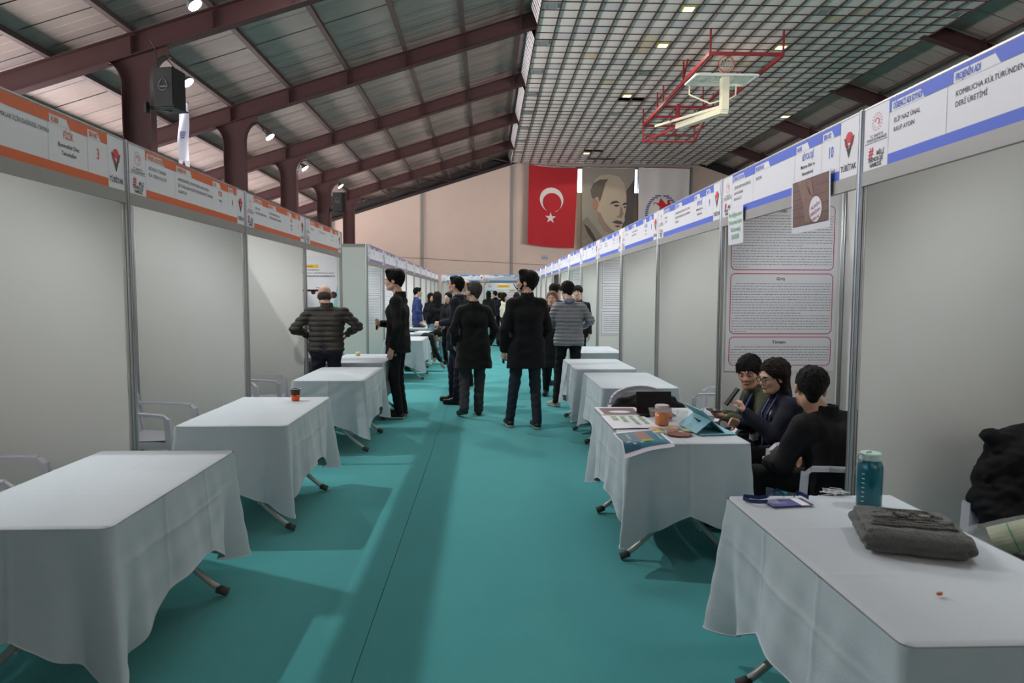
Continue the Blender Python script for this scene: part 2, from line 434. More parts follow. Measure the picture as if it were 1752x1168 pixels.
def ceiling_unit(x, y, lamp, label, group):
    t = empty('recessed_lamp' if lamp else 'ceiling_vent', (x, y, CZ), label=label, cat='ceiling lamp' if lamp else 'vent', group=group)
    f = MB()
    for a, b, c, d in ((-.19, .19, -.19, -.15), (-.19, .19, .15, .19), (-.19, -.15, -.15, .15), (.15, .19, -.15, .15)): f.box(a, b, c, d, -.03, .018)
    f.build('frame', M('lamp_rim', (190, 180, 80), .4) if lamp else trim_m, t)
    if lamp: MB().box(-.15, .15, -.15, .15, -.02, .015).build('diffuser', ceilglow, t)
    else:
        MB().box(-.15, .15, -.15, .15, 0, .015).build('backing', dark_m, t)
        s = MB()
        for k in range(5): s.beam((-.15, -.12+k*.06, -.012), (.15, -.12+k*.06, -.012), .035, .004, up=(0, .6, 1))
        s.build('louvre', trim_m, t)
OR = ['first', 'second', 'third', 'fourth', 'fifth', 'sixth', 'seventh', 'eighth', 'ninth', 'tenth', 'eleventh', 'twelfth', 'thirteenth', 'fourteenth', 'fifteenth', 'sixteenth']
for k, (x, y) in enumerate(VENTS):
    if k < 8: lb = '%s dark square vent from the top along the left edge of the tiled ceiling' % OR[k]
    elif k < 12: lb = ['vent left of the hoop frame, nearest in the middle row of ceiling vents', 'vent beside the gap of missing tiles, under the lamp row', 'small middle-row ceiling vent two rows before the lamp over the flags', 'farthest middle-row ceiling vent, just before the lamp over the flags'][k-8]
    else: lb = ['square vent at the top of the tiled ceiling, right of the hoop', 'square vent at the top right corner of the tiled ceiling', 'dark vent at the right edge of the ceiling, above the second dark rafter', 'small vent at the right edge of the ceiling above the lamp'][k-12]
    ceiling_unit(x, y, False, lb, 'square vents in the tiled ceiling')
for k, (x, y) in enumerate(LAMPS):
    lb = ['lit square lamp at the top middle of the tiled ceiling', 'lit square lamp left of the hoop frame in the tiled ceiling', 'lit square lamp near the left beam of the hoop frame', 'lit square lamp beside the top right corner of the hoop frame',
          'lit square lamp at the right edge of the tiled ceiling', 'lit square lamp above the flags at the far end of the ceiling']
    lb = lb[k] if k < 6 else 'lit square ceiling lamp behind the top edge of the picture'
    ceiling_unit(x, y, True, lb, 'lit square lamps in the tiled ceiling')
    l = bpy.data.lights.new('lamp_glow', 'SPOT'); l.energy = 130; l.color = (1, .95, .75); l.spot_size = 2.6; l.shadow_soft_size = .15
    o = bpy.data.objects.new('lamp_glow', l); COL.objects.link(o); o.location = (x, y, CZ-.06)

# ------------------------------------------------------------ exhibition booths
BX, BZ = (1, 0, 0), (0, 0, 1)
def post_mesh():
    pts = []
    for k in range(16):
        a = 2*PI*(k+.5)/16
        r = .021 if k % 4 in (1, 2) else .0195
        pts.append((r*math.cos(a), r*math.sin(a)))
    mb = MB()
    # octagonal profile with a groove down every second face
    prof = []
    for k in range(8):
        a0 = PI/8+k*PI/4; a1 = a0+PI/4
        p0 = Vector((math.cos(a0), math.sin(a0)))*.0225; p1 = Vector((math.cos(a1), math.sin(a1)))*.0225
        for t, d in ((.05, 1), (.33, 1), (.34, .72), (.66, .72), (.67, 1)):
            prof.append(((p0+(p1-p0)*t)*d))
    mb.prism([(p.x, p.y, 0) for p in prof], (0, 0, 2.5))
    for q in (.012,): mb.box(-q, q, -q, q, 2.5, 2.506)
    return mb.mesh('corner_post', alu)
POST = post_mesh()
SIDE = MB().box(-.004, .004, .03, .97, .06, 2.44).mesh('side_panel', laminate)
SRAIL = MB().box(-.012, .012, .02, .975, 2.44, 2.495).mesh('panel_rail', alu)
SRAIL2 = MB().box(-.012, .012, .02, .975, .01, .065).mesh('panel_rail', alu)
BACK = MB().box(.03, .97, -.004, .004, .06, 2.44).mesh('back_panel', laminate)
BRAIL = MB().box(.024, .972, -.012, .012, 2.44, 2.495).box(.024, .972, -.012, .012, .01, .065).mesh('panel_rail', alu)
FBOARD = MB().box(.026, 1.974, -.008, .0, 2.195, 2.495).mesh('fascia_board', board_w)
FRAIL = MB().box(.026, 1.974, -.012, .012, 2.125, 2.195).mesh('fascia_rail', alu_dark)
FTOP = MB().box(.026, 1.974, -.011, .011, 2.495, 2.503).mesh('top_trim', alu)
W0, WL_ = .026, 1.948     # board left end and length
def fx(t): return W0+WL_*t
ZB, ZT = 2.195, 2.495
FY = -.0095
def stripes(col):
    mb = MB(); O = (0, FY, 0)
    rect(mb, O, BX, BZ, fx(.105), fx(.91), ZB, ZB+.048)
    top = ZT-.003; mid = ZT-.018; low = ZT-.062
    tabs = [(.113, .235), (.325, .455), (.647, .735), (.812, .878)]
    edge = [fx(.105), low, fx(.105), top]
    # stripe with notches for the four white tabs
    x = fx(.105)
    pts = []
    rect(mb, O, BX, BZ, fx(.105), fx(.91), mid, top)
    cur = fx(.105)
    for a, b in tabs:
        rect(mb, O, BX, BZ, cur, fx(a), low, mid)
        pl(mb, O, BX, BZ, [(fx(b), low), (fx(b)+.001, low), (fx(b)+.001, mid), (fx(b)-.03, mid)])
        cur = fx(b)+.001
    rect(mb, O, BX, BZ, cur, fx(.91), low, mid)
    return mb.mesh('colour_stripe', ROWC[col])
STR = {c: stripes(c) for c in ROWC}
def heads(col):
    mb = MB(); O = (0, FY, 0)
    for t, s in ((.12, 'ÖĞRENCİ ADI SOYADI'), (.332, 'PROJENİN ADI'), (.654, 'ALANI'), (.819, 'SIRA NO')):
        text(mb, s, (fx(t), FY, ZT-.055), BX, BZ, .040, sx=.52, bold=.02, maxw={.12: .205, .332: .19, .654: .09, .819: .10}[t])
    return mb.mesh('heading', ROWC[col])
HEAD = {c: heads(c) for c in ROWC}
def linesm():
    mb = MB(); O = (0, FY, 0)
    for t in (.105, .31, .64, .81, .91): rect(mb, O, BX, BZ, fx(t)-.0008, fx(t)+.0008, ZB+.05, ZT-.06)
    rect(mb, O, BX, BZ, fx(.006), fx(.1), ZB+.127, ZB+.130)
    rect(mb, O, BX, BZ, fx(.105), fx(.91), ZT-.0635, ZT-.0625)
    return mb.mesh('divider', ink_grey)
DIV = linesm()
def ministry():
    mb = MB(); c = (fx(.055), ZB+.222); O = (0, FY, 0)
    for k in range(16):
        a = 2*PI*k/16; disc(mb, O, BX, BZ, (c[0]+.040*math.cos(a), c[1]+.040*math.sin(a)), .0034, n=6)
    disc(mb, O, BX, BZ, c, .030, .0288, n=20)
    disc(mb, O, BX, BZ, c, .020, .014, n=16, a0=-.3*PI, a1=1.0*PI)
    me1 = mb.mesh('round_emblem', ink_red if 0 else M('print_rose', (222, 116, 128), .6, var=0))
    m2 = MB()
    text(m2, 'T.C. SANAYİ VE', (fx(.055), FY, ZB+.152), BX, BZ, .019, 'c', sx=.8, bold=.01)
    text(m2, 'TEKNOLOJİ BAKANLIĞI', (fx(.055), FY, ZB+.135), BX, BZ, .019, 'c', sx=.8, bold=.01, maxw=.17)
    text(m2, 'MİLLİ', (fx(.058), FY, ZB+.062), BX, BZ, .030, sx=.8, bold=.02)
    text(m2, 'TEKNOLOJİ', (fx(.02), FY, ZB+.036), BX, BZ, .030, sx=.8, bold=.02, maxw=.135)
    text(m2, 'HAMLESİ', (fx(.03), FY, ZB+.010), BX, BZ, .030, sx=.8, bold=.02)
    m3 = MB(); text(m3, '#', (fx(.024), FY, ZB+.063), BX, BZ, .068, sx=.95, bold=.02)
    return me1, m2.mesh('small_lettering', ink), m3.mesh('hash_sign', ink_red)
MIN = ministry()
def tub():
    a = MB(); O = (0, FY, 0); c = (fx(.955), ZB+.195)
    x, z = c
    pl(a, O, BX, BZ, [(x-.05, z+.012), (x-.026, z+.004), (x, z-.05), (x, z-.098)])
    pl(a, O, BX, BZ, [(x+.05, z+.012), (x, z-.098), (x, z-.05), (x+.026, z+.004)])
    text(a, 'TÜBİTAK', (x, FY, ZB+.035), BX, BZ, .044, 'c', sx=.95, bold=.012, maxw=.15)
    b = MB(); O2 = (0, FY-.0006, 0)
    disc(b, O2, BX, BZ, (x, z+.006), .026, n=18)
    disc(b, O2, BX, BZ, (x, z), .036, .032, n=22); disc(b, O2, BX, BZ, (x, z-.006), .044, .041, n=22, a0=-.95*PI, a1=-.05*PI)
    return a.mesh('v_logo', ink), b.mesh('round_logo', M('print_logo_red', (214, 52, 66), .6, var=0))
TUB = tub()
BOOTH_W = 15
SPOTM = MB().box(.97, 1.03, .004, .02, 2.34, 2.41).beam((1.0, .02, 2.39), (1.0, .10, 2.38), .016, .016).lathe([(.018, .05), (.03, .04), (.034, 0), (.030, 0)], (1.0, .105, 2.325), n=14).mesh('spotlight', black_pl)
SPOTL = MB().lathe([(.0, 0), (.029, 0), (.029, .004), (0, .004)], (1.0, .105, 2.322), n=14, cap=False).mesh('spotlight_lens', M('spot_lens', (255, 248, 235), .3, var=0, emit=12))
def booth(row, loc, rz, label, students, project, field, sub, num, end=False, near_side=True, simple=False):
    t = empty('exhibition_booth', loc, rz, label=label, cat='booth', group={'orange': 'orange-striped booths', 'blue': 'blue-striped booths', 'purple': 'purple-striped booths', 'sky': 'light blue end booths'}[row])
    for x, y in [(0, 0), (0, 1), (1, 1)]: link('corner_post', POST, t).location = (x, y, 0)
    if end:
        for x, y in [(2, 0), (2, 1)]: link('corner_post', POST, t).location = (x, y, 0)
    for x in ([0, 2] if end else [0]):
        for n, me in (('side_panel', SIDE), ('panel_rail', SRAIL), ('panel_rail', SRAIL2)): link(n, me, t).location = (x, 0, 0)
    for x in (0, 1):
        for n, me in (('back_panel', BACK), ('panel_rail', BRAIL)): link(n, me, t).location = (x, 1, 0)
    fb = link('fascia_board', FBOARD, t); link('fascia_rail', FRAIL, t); link('top_trim', FTOP, t)
    link('colour_stripe', STR[row], fb); link('heading', HEAD[row], fb); link('divider', DIV, fb)
    link('round_emblem', MIN[0], fb); link('small_lettering', MIN[1], fb); link('hash_sign', MIN[2], fb)
    link('v_logo', TUB[0], fb); link('round_logo', TUB[1], fb)
    link('spotlight', SPOTM, t); link('spotlight_lens', SPOTL, t)
    l = bpy.data.lights.new('booth_spot', 'SPOT'); l.energy = BOOTH_W; l.color = (.94, .985, 1); l.spot_size = 2.9; l.spot_blend = .6; l.shadow_soft_size = .03
    o = bpy.data.objects.new('booth_spot', l); COL.objects.link(o); o.parent = t; o.location = (1.0, .11, 2.315); o.rotation_euler = (math.radians(38), 0, 0)
    mb = MB()
    for k, s in enumerate(students): text(mb, s, (fx(.125), FY, ZT-.118-.042*k), BX, BZ, .031, sx=.85, maxw=.34)
    for k, s in enumerate(project): text(mb, s, (fx(.335), FY, ZT-.118-.042*k), BX, BZ, .031, sx=.85, maxw=.60)
    for k, s in enumerate(sub): text(mb, s, (fx(.725), FY, ZT-.165-.040*k), BX, BZ, .030, 'c', sx=.8, bold=.01, maxw=.26)
    if mb.v: link('lettering', mb.mesh('lettering', ink), fb)
    mb = MB(); text(mb, field, (fx(.725), FY, ZT-.118), BX, BZ, .052, 'c', sx=.62, bold=.01)
    text(mb, num, (fx(.86), FY, ZT-.165), BX, BZ, .085, 'c', sx=.7, bold=.012)
    link('field_and_number', mb.mesh('field_and_number', ROWC[row]), fb)
    return t
XL, XR = -2.1817, 1.8823
OL = [('orange-striped white booth at the left edge, sign number 3', ['MERT KAYA DEMİR', 'EMRE YILMAZ'], ['BİYOMEDİKAL UYGULAMALAR İÇİN DAİRESEL YAMALI', 'ANTEN TASARIMI'], 'FİZİK', ['Biyomedikal Cihaz', 'Teknolojileri'], '3'),
      ('orange-striped white booth with sign number 4, second from the left edge', ['EKİN ECE TORMAN', 'ELA CEREN ULUCAY'], ['AERODİNAMİK, KUVVETLERİN ARAÇLARDA', 'İLE TASARLANAN GÖRÜNÜMLERİN ROKET TORUNU', 'KANATLAR'], 'FİZİK', ['Enerji'], '4'),
      ('orange-striped white booth with sign number 5, third from the left edge', ['ENES KARA', 'MUHAMMED EMİN YAVUZ'], ['LİF DESENLERİNDEN KUVVET', 'ÖZELLİKLERİNİN İNCELENMESİ'], 'FİZİK', ['Malzeme', 'Fiziği'], '5'),
      ('last orange-striped booth, with a yellow-headed poster inside', ['EMİR ASLAN'], ['YÜZEY GERİLİM DENEYLERİ'], 'FİZİK', ['Mekanik'], '6')]
for k, a in enumerate(OL):
    booth('orange', (XL, 2.206+2*k, 0), PI/2, *a, end=(k == 3))
for k in range(9):
    booth('purple', (XL, 12.413+2*k, 0), PI/2, ['first purple-striped booth, its blank side panel facing the camera', 'second purple-striped booth, behind the young man in black', 'third purple-striped booth from the front', 'fourth purple-striped booth from the front, a person in a blue jacket inside',
          'fifth purple-striped booth, with a long strip poster', 'sixth purple-striped booth from the front', 'seventh purple-striped booth from the front', 'purple-striped booth just before the last purple one', 'last purple-striped booth before the cross row'][k],
          ['ALİ CAN', 'ECE NAZ'], [['SU KALİTESİ', 'ÖLÇÜMÜ'], ['BİTKİ ÖZÜTLERİ', 'İLE ANALİZ', 'YÖNTEMİ']][k % 2], 'KİMYA', ['Analitik'], str(21+k), end=(k == 8))
RL = [('blue-striped white booth at the right edge, its sign cut by the frame', ['ELİF NAZ ÜNAL', 'RAUF AYDIN'], ['KOMBUCHA KÜLTÜRÜNDEN SÜRDÜRÜLEBİLİR', 'DERİ ÜRETİMİ'], 'BİYOLOJİ', ['Biyoteknoloji'], '11'),
      ('blue-striped booth with sign number 10, three seated students inside', ['ZEYNEP REYYAN DURMUŞ', 'HAVVA BAHAR', 'ERVA BULUT'], ['EKODER'], 'BİYOLOJİ', ['Malzeme Bilimi ve', 'Nanoteknoloji'], '10'),
      ('blue-striped booth with sign number 9 and a bare white panel', ['İPEK NAZ', 'C. MERT'], ['BİYOBOZUNUR KÖPÜK BOYA VE YARA', 'BEZLERİNİN BİR ARADA KULLANIMININ', 'ETKİLERİ'], 'BİYOLOJİ', ['Malzeme Bilimi ve', 'Nanoteknoloji'], '9'),
      ('blue-striped booth with sign number 8, bare panel, beyond number 9', ['AZRA YILDIZ'], ['GIDA ATIKLARINDAN ELDE', 'EDİLEN KARIŞIMLAR'], 'BİYOLOJİ', ['Ekoloji', 'Çevre'], '8')]
for k in range(15):
    if k < 4: a = RL[k]
    else: a = (['', '', '', '', 'blue-striped booth with a long text poster inside', 'blue-striped booth beside the grey puffer jacket, bare panel', 'blue-striped booth with a pale green-edged poster inside', 'eighth blue-striped booth from the right edge, bare panel', 'blue-striped booth with a red fruit poster inside',
          'tenth blue-striped booth from the right edge', 'eleventh blue-striped booth from the right edge', 'twelfth blue-striped booth from the right edge', 'thirteenth blue-striped booth from the right edge', 'fourteenth blue-striped booth from the right edge', 'last blue-striped booth, at the far end of the right row'][k],
          ['SU DENİZ', 'CAN EREN'], [['TIBBİ BİTKİLER', 'ÜZERİNE İNCELEME'], ['SU YOSUNU', 'FİLTRESİ', 'DENEYİ']][k % 2], 'BİYOLOJİ', ['Botanik'], str(11-k) if k < 11 else '')
    booth('blue', (XR, 3.3587+2*k, 0), -PI/2, *a)
for k in range(2):
    booth('sky', (-2.12+2.0*k, 31.7, 0), 0, ['light blue striped end booth, left one, facing down the aisle', 'light blue striped end booth, right one, with a colourful poster'][k],
          ['ADA', 'EFE'], ['UZAY TEKNOLOJİLERİ'], 'TEKNOLOJİ', ['Tasarım'], '1%d' % k, end=(k == 1))

# ------------------------------------------------------------ posters and paper signs
def words(mb, O, R, U, x0, x1, z, h, seed, last=1.0):
    r = random.Random(seed); x = x0
    while x < x0+(x1-x0)*last:
        w_ = min(r.uniform(.008, .032), x1-x)
        if w_ > .003: rect(mb, O, R, U, x, x+w_, z, z+h*r.uniform(.75, 1))
        x += w_+.006
def paper(name, O, R, U, w_, h, label, cat, mat, group=None, curl=0., n=1):
    """sheet hanging on a wall or board; O = lower left corner"""
    O, R, U = Vector(O), Vector(R), Vector(U); N = R.cross(U)
    t = empty(name, O, label=label, cat=cat, group=group)
    MB().prism([O, O+R*w_, O+R*w_+U*h, O+U*h], N*-.0015).build('sheet', mat, t, world=True)
    return t, O+N*.0012
paper_w = M('poster_paper', (228, 229, 234), .55, var=.03, scale=3)
paper_b = M('white_paper', (226, 226, 236), .7, var=.03)
# tall abstract poster on the far side panel of booth 10
Y = XR
O = (1.925, 5.3587-.012, .97); Rn, Un = (1, 0, 0), (0, 0, 1)
t, q = paper('text_poster', O, Rn, Un, .90, 1.43, 'tall white poster with three red-outlined text boxes behind the seated students', 'poster', paper_w)
red = MB(); tx = MB(); hd = MB()
def rbox(mb, q, x0, x1, z0, z1, r=.04, wd=.006):
    path = []
    for cx, cz, a0 in ((x1-r, z0+r, -PI/2), (x1-r, z1-r, 0), (x0+r, z1-r, PI/2), (x0+r, z0+r, PI)):
        for k in range(6):
            a = a0+k/5*PI/2; path.append((cx+r*math.cos(a), cz+r*math.sin(a), math.cos(a), math.sin(a)))
    n = len(path)
    for k in range(n):
        a, b = path[k], path[(k+1) % n]
        pl(mb, q, Rn, Un, [(a[0], a[1]), (b[0], b[1]), (b[0]-b[2]*wd, b[1]-b[3]*wd), (a[0]-a[2]*wd, a[1]-a[3]*wd)])
for (z0, z1, ttl, nl) in ((.045, .28, 'Yöntem', 7), (.30, .79, 'Giriş', 19), (.815, 1.33, 'Özet', 20)):
    rbox(red, q, .03, .87, z0, z1)
    text(hd, ttl, Vector(q)+Vector((.44, 0, z1-.055)), Rn, Un, .034, 'c', bold=.02)
    for k in range(nl):
        z = z1-.085-k*.0215
        if z < z0+.012: break
        words(tx, q, Rn, Un, .045+(.03 if k in (0, 12) else 0), .855, z, .0048, k+int(z0*100), last=.15 if k == nl-1 else (.7 if k in (11,) else 1))
red.build('red_outline', M('print_crimson', (190, 30, 60), .6, var=0), t, world=True); tx.build('text_lines', ink_grey, t, world=True); hd.build('heading', ink, t, world=True)
# strip of poster on the back wall of booth 10
t, q = paper('side_poster', (XR+1-.012, 5.2, 1.15), (0, -1, 0), Un, .62, 1.0, 'narrow white poster on the back wall beside the tall red-outlined one', 'poster', paper_w)
m_ = MB(); text(m_, 'TEKNOFEST'[:0]+'TE', q+Vector((0, -.30, .83)), (0, -1, 0), Un, .05, bold=.02); m_.build('lettering', ink_red, t, world=True)
# hand-made slogans taped to the fascia of booth 10
R_ = (0, -1, 0)
t, q = paper('slogan_sheet', (XR-.022, 5.15, 1.965), R_, (-.03, 0, 1), .30, .27, 'white paper with green slogan lettering taped under sign number 10', 'sign', paper_b)
m_ = MB()
for k, s in enumerate(['Ne doğaya zarar', 'Ne hayvana keder', 'Tek kurtuluş', 'EKODER']):
    text(m_, s, Vector(q)+Vector((-.03, 0, 1))*(.205-.055*k)+Vector((-.001, -.15, 0)), R_, (-.03, 0, 1), .048, 'c', sx=.8, bold=.015, maxw=.27)
m_.build('lettering', ink_green, t, world=True)
t, q = paper('photo_sheet', (XR-.022, 4.07, 1.955), R_, (-.03, 0, 1), .46, .315, 'white-edged photo print of brown planks and fur taped to sign number 10', 'sign', paper_b)
bw = M('print_brown_plank', (112, 82, 74), .6, var=.35, scale=9, stretch=(1, 1, 9))
m_ = MB(); U_ = Vector((-.03, 0, 1))
for k in range(5): rect(m_, q, R_, U_, .015+.0, .445, .04+.052*k, .04+.052*k+.049)
m_.build('plank_print', bw, t, world=True)
m_ = MB(); rect(m_, Vector(q)+Vector((-.0006, 0, 0)), R_, U_, .015, .445, .036, .301); m_.v = [(v[0]+.0008, v[1], v[2]) for v in m_.v]
m_.build('dark_gaps', M('print_dark_brown', (60, 42, 40), .6, var=.1), t, world=True)
m_ = MB(); qq = Vector(q)+Vector((-.0012, 0, 0))
pl(m_, qq, R_, U_, [(.08, .30), (.17, .30), (.27, .18), (.24, .05), (.18, .05), (.15, .16)]); pl(m_, qq, R_, U_, [(.18, .30), (.25, .29), (.28, .2), (.23, .2)])
m_.build('fur_print', M('print_fur', (132, 104, 94), .7, var=.35, scale=40), t, world=True)
m_ = MB(); disc(m_, qq+Vector((-.0006, 0, 0)), R_, U_, (.30, .115), .072, n=20); m_.build('badge_print', paper_b, t, world=True)
m_ = MB()
for k, s in enumerate(['ALDIĞIN', 'DERİDEN', 'CAN AL']): text(m_, s, qq+Vector((-.0012, -.30, 0))+U_*(.125-.035*k), (0, -1, .25), U_, .026, 'c', bold=.02)
m_.build('lettering', M('print_magenta', (170, 60, 90), .6, var=0), t, world=True)
# poster in the last orange booth
t, q = paper('yellow_headed_poster', (XL-.93, 10.206-.012, .95), Rn, Un, .88, 1.19, 'white poster with a yellow heading bar and text, above the bending man', 'poster', M('poster_gloss', (214, 216, 220), .4, var=.03))
m_ = MB(); rect(m_, q, Rn, Un, .30, .60, 1.02, 1.07); m_.build('heading_bar', M('print_yellow', (226, 180, 40), .5, var=0), t, world=True)
m_ = MB(); text(m_, 'AMAÇLAR', q+Vector((.45, -.001, 1.032)), Rn, Un, .03, 'c', bold=.02)
for k, z in enumerate((.985, .955, .94, .90, .885)): words(m_, q, Rn, Un, .25, .84, z, .011, k+50, last=[.6, .3, 1, 1, 1][k])
for k in range(3): words(m_, q, Rn, Un, .56, .68, .72-.025*k, .01, k+80)
m_.build('text_lines', ink, t, world=True)
m_ = MB()
disc(m_, q, Rn, Un, (.82, .62), .05, n=16); disc(m_, q, Rn, Un, (.52, .66), .035, n=12); rect(m_, q, Rn, Un, .36, .62, .67, .70)
m_.build('drawing_print', M('print_maroon', (60, 20, 34), .6, var=0), t, world=True)
m_ = MB(); pl(m_, q, Rn, Un, [(.72, .0), (.878, .0), (.878, .78)]); m_.build('corner_print', M('print_pale_teal', (140, 196, 204), .6, var=.1), t, world=True)
# text posters further down
def textposter(O, R, w_, h, label, edge=None, blocks=3, seed=0, cat='poster', mat=None):
    t, q = paper('text_poster', O, R, Un, w_, h, label, cat, mat or paper_w)
    m_ = MB(); per = h/blocks
    for b in range(blocks):
        z = h-.08-b*per
        while z > h-(b+1)*per+.05:
            words(m_, q, R, Un, .05, w_-.05, z, .008, seed+int(z*1000)); z -= .034
    m_.build('text_lines', ink_grey, t, world=True)
    if edge:
        m_ = MB()
        for b in range(blocks):
            z0, z1 = h-(b+1)*per+.02, h-b*per-.02
            for a in ((.02, w_-.02, z0, z0+.006), (.02, w_-.02, z1-.006, z1), (.02, .026, z0, z1), (w_-.026, w_-.02, z0, z1)): rect(m_, q, R, Un, *a)
        m_.build('outline', edge, t, world=True)
    return t
textposter((XR+.05, 11.3587-.014, .9), Rn, .88, 1.28, 'grey-white poster full of small text, left of the panel behind the grey puffer jacket', ink_grey, 3, 3)
textposter((XR+.05, 15.3587-.014, 1.0), Rn, .88, 1.15, 'pale poster with a thin green top edge in the right row', M('print_teal', (40, 140, 120), .6, var=0), 2, 9)
t, q = paper('fruit_poster', (XR+.05, 19.3587-.014, .9), Rn, Un, .88, 1.3, 'dark poster with red fruit above the black cap', 'poster', M('poster_dark', (72, 60, 58), .5, var=.3, scale=5))
m_ = MB()
for c, r in (((.3, 1.05), .16), ((.66, 1.15), .14), ((.35, .6), .2), ((.7, .72), .13)): disc(m_, q, Rn, Un, c, r, n=14)
m_.build('fruit_print', M('print_tomato', (206, 72, 48), .5, var=.2), t, world=True)
textposter((XL-.95, 16.413-.014, .95), Rn, .9, 1.2, 'white poster with violet outlined boxes behind the head of the young man', M('print_violet', (110, 70, 130), .6, var=0), 3, 21)
textposter((XL-.95, 14.413-.014, .95), Rn, .9, 1.25, 'white poster with outlined text boxes left of the young man in black', M('print_violet', (110, 70, 130), .6, var=0), 2, 27)
textposter((XL-.95, 22.413-.014, .8), Rn, .9, 1.3, 'tall strip poster with many small boxes in the fifth purple booth', ink_grey, 6, 31)
t, q = paper('project_poster', (-.10, 32.66, .75), Rn, Un, 1.95, 1.4, 'big white poster with yellow headings and a dark check mark in the end booth', 'poster', M('poster_pale', (216, 222, 228), .5, var=.03))
m_ = MB(); rect(m_, q, Rn, Un, .62, 1.22, 1.16, 1.31); rect(m_, q, Rn, Un, .66, .92, .92, 1.0); rect(m_, q, Rn, Un, 1.2, 1.45, .98, 1.06); m_.build('heading_bar', M('print_yellow', (226, 180, 40), .5, var=0), t, world=True)
m_ = MB(); pl(m_, q, Rn, Un, [(1.38, 1.36), (1.43, 1.36), (1.62, 1.07), (1.85, 1.17), (1.85, 1.12), (1.6, 1.0)]); text(m_, 'PROJE ÖZETİ', q+Vector((.92, -.002, 1.21)), Rn, Un, .07, 'c', bold=.02)
for k in range(12): words(m_, q, Rn, Un, .1 if k % 2 else .6, .5 if k % 2 else 1.5, 1.05-.06*k, .02, 200+k)
m_.build('text_lines', M('print_navy', (30, 36, 66), .6, var=0), t, world=True)
m_ = MB(); rect(m_, q, Rn, Un, .1, .45, 1.0, 1.05); rect(m_, q, Rn, Un, 1.5, 1.93, .3, .95); m_.build('blue_print', M('print_pale_teal', (140, 196, 204), .6, var=.1), t, world=True)
m_ = MB(); disc(m_, q, Rn, Un, (.26, 1.25), .07, .045, n=14); disc(m_, q, Rn, Un, (1.66, 1.28), .06, n=12); pl(m_, q, Rn, Un, [(0.0, 1.3), (.08, 1.38), (.0, 1.39)]); m_.build('red_print', ink_red, t, world=True)
# notice on the gable wall
t, q = paper('wall_notice', (3.72, 45.98, 3.95), Rn, Un, .46, .32, 'small white notice sheet on the back wall under the red flag', 'sign', M('notice_paper', (176, 172, 190), .7, var=.05))
m_ = MB(); text(m_, 'BÖLÜM 203'[:8], q+Vector((.23, -.002, .12)), Rn, Un, .09, 'c', bold=.02, maxw=.38); m_.build('lettering', ink, t, world=True)
MB().tube([(-11.5+2.4*k, 45.9, 4.32-.125*k*.9+(.03 if k % 2 else 0)) for k in range(9)], .012, 5).build('cable', M('grey_cable', (96, 90, 88), .6), None, label='thin grey cable running across the back wall above the booths', cat='cable')
d = empty('metal_frame', (-2.0, 40, 0), label='thin pale metal goal frame standing behind the end booths', cat='frame')
for x in (-2.62, -1.27): MB().box(x-.04, x+.04, 39.96, 40.04, 0, 3.0).build('upright', leg_m, d, world=True)
MB().box(-2.62, -1.27, 39.97, 40.03, 2.9, 2.96).build('crossbar', leg_m, d, world=True)
MB().box(-1.20, -1.16, 39.97, 40.03, 0, 3.35).build('upright', leg_m, d, world=True)

# ------------------------------------------------------------ flags on the gable wall
def cloth_flag(name, tl, tr, br_, bl_, y, mat, label, sag=.0, seed=0, folds=.05, nu=36, nv=36):
    tl, tr, br_, bl_ = [Vector((p[0], y, p[1])) for p in (tl, tr, br_, bl_)]
    t = empty(name, tl, label=label, cat='flag' if 'portrait' not in name else 'banner')
    ph = random.Random(seed).uniform(0, 6)
    rd = MB().beam(tl+Vector((0, -.02, .03)), tr+Vector((0, -.02, .03)), .04, .04)
    for u in (.08, .92): rd.beam(tl.lerp(tr, u)+Vector((0, -.02, .03)), tl.lerp(tr, u)+Vector((0, YB-y-.004, .03)), .03, .03)
    rd.build('pole', bar_m, t, world=True)
    def S(u, v):     # u across, v down
        p = tl.lerp(tr, u).lerp(bl_.lerp(br_, u), v)
        p = p + Vector((0, 0, -sag*4*u*(1-u)*(1-v)*.8)) + Vector((0, 0, -sag*.5*math.sin(u*PI)*v))
        yy = folds*(math.sin(u*17+ph+v*2)*.5+math.sin(u*9+ph*2-v*3)*.5)*(0.3+.7*v)
        return p + Vector((0, yy-.05, 0))
    MB().grid(lambda u, v: S(u, v), nu, nv).build('cloth', mat, t, smooth=True, world=True)
    def deco(nm, polys, mt, lift=.012):
        m_ = MB()
        for p in polys:
            bm = bmesh.new()
            f = bm.faces.new([bm.verts.new((a, b, 0)) for a, b in p])
            bmesh.ops.triangulate(bm, faces=[f])
            for _ in range(2):
                bmesh.ops.subdivide_edges(bm, edges=[e for e in bm.edges if e.calc_length() > .06], cuts=1)
                bmesh.ops.triangulate(bm, faces=bm.faces[:])
            for i, v in enumerate(bm.verts): v.index = i
            m_.add([S(v.co.x, v.co.y)+Vector((0, -lift, 0)) for v in bm.verts], [[v.index for v in f.verts] for f in bm.faces]); bm.free()
        return m_.build(nm, mt, t, world=True)
    return t, deco
def circ(cx, cy, rx, ry, n=28, a0=0, a1=2*PI): return [(cx+rx*math.cos(a0+(a1-a0)*k/n), cy+ry*math.sin(a0+(a1-a0)*k/n)) for k in range(n)]
redc = M('flag_red', (176, 14, 30), .75, var=.08, sheen=.2)
flagwhite = M('flag_white', (216, 206, 206), .8, var=.03)
t, deco = cloth_flag('red_flag', (2.83, 10.27), (6.13, 10.06), (5.9, 4.72), (2.77, 5.0), 45.6, redc, 'red flag with white crescent and star hanging on the back wall', sag=.12, seed=1)
asp = 3.25/5.2
cx, cy, r = .48, .405, .245
cres = []
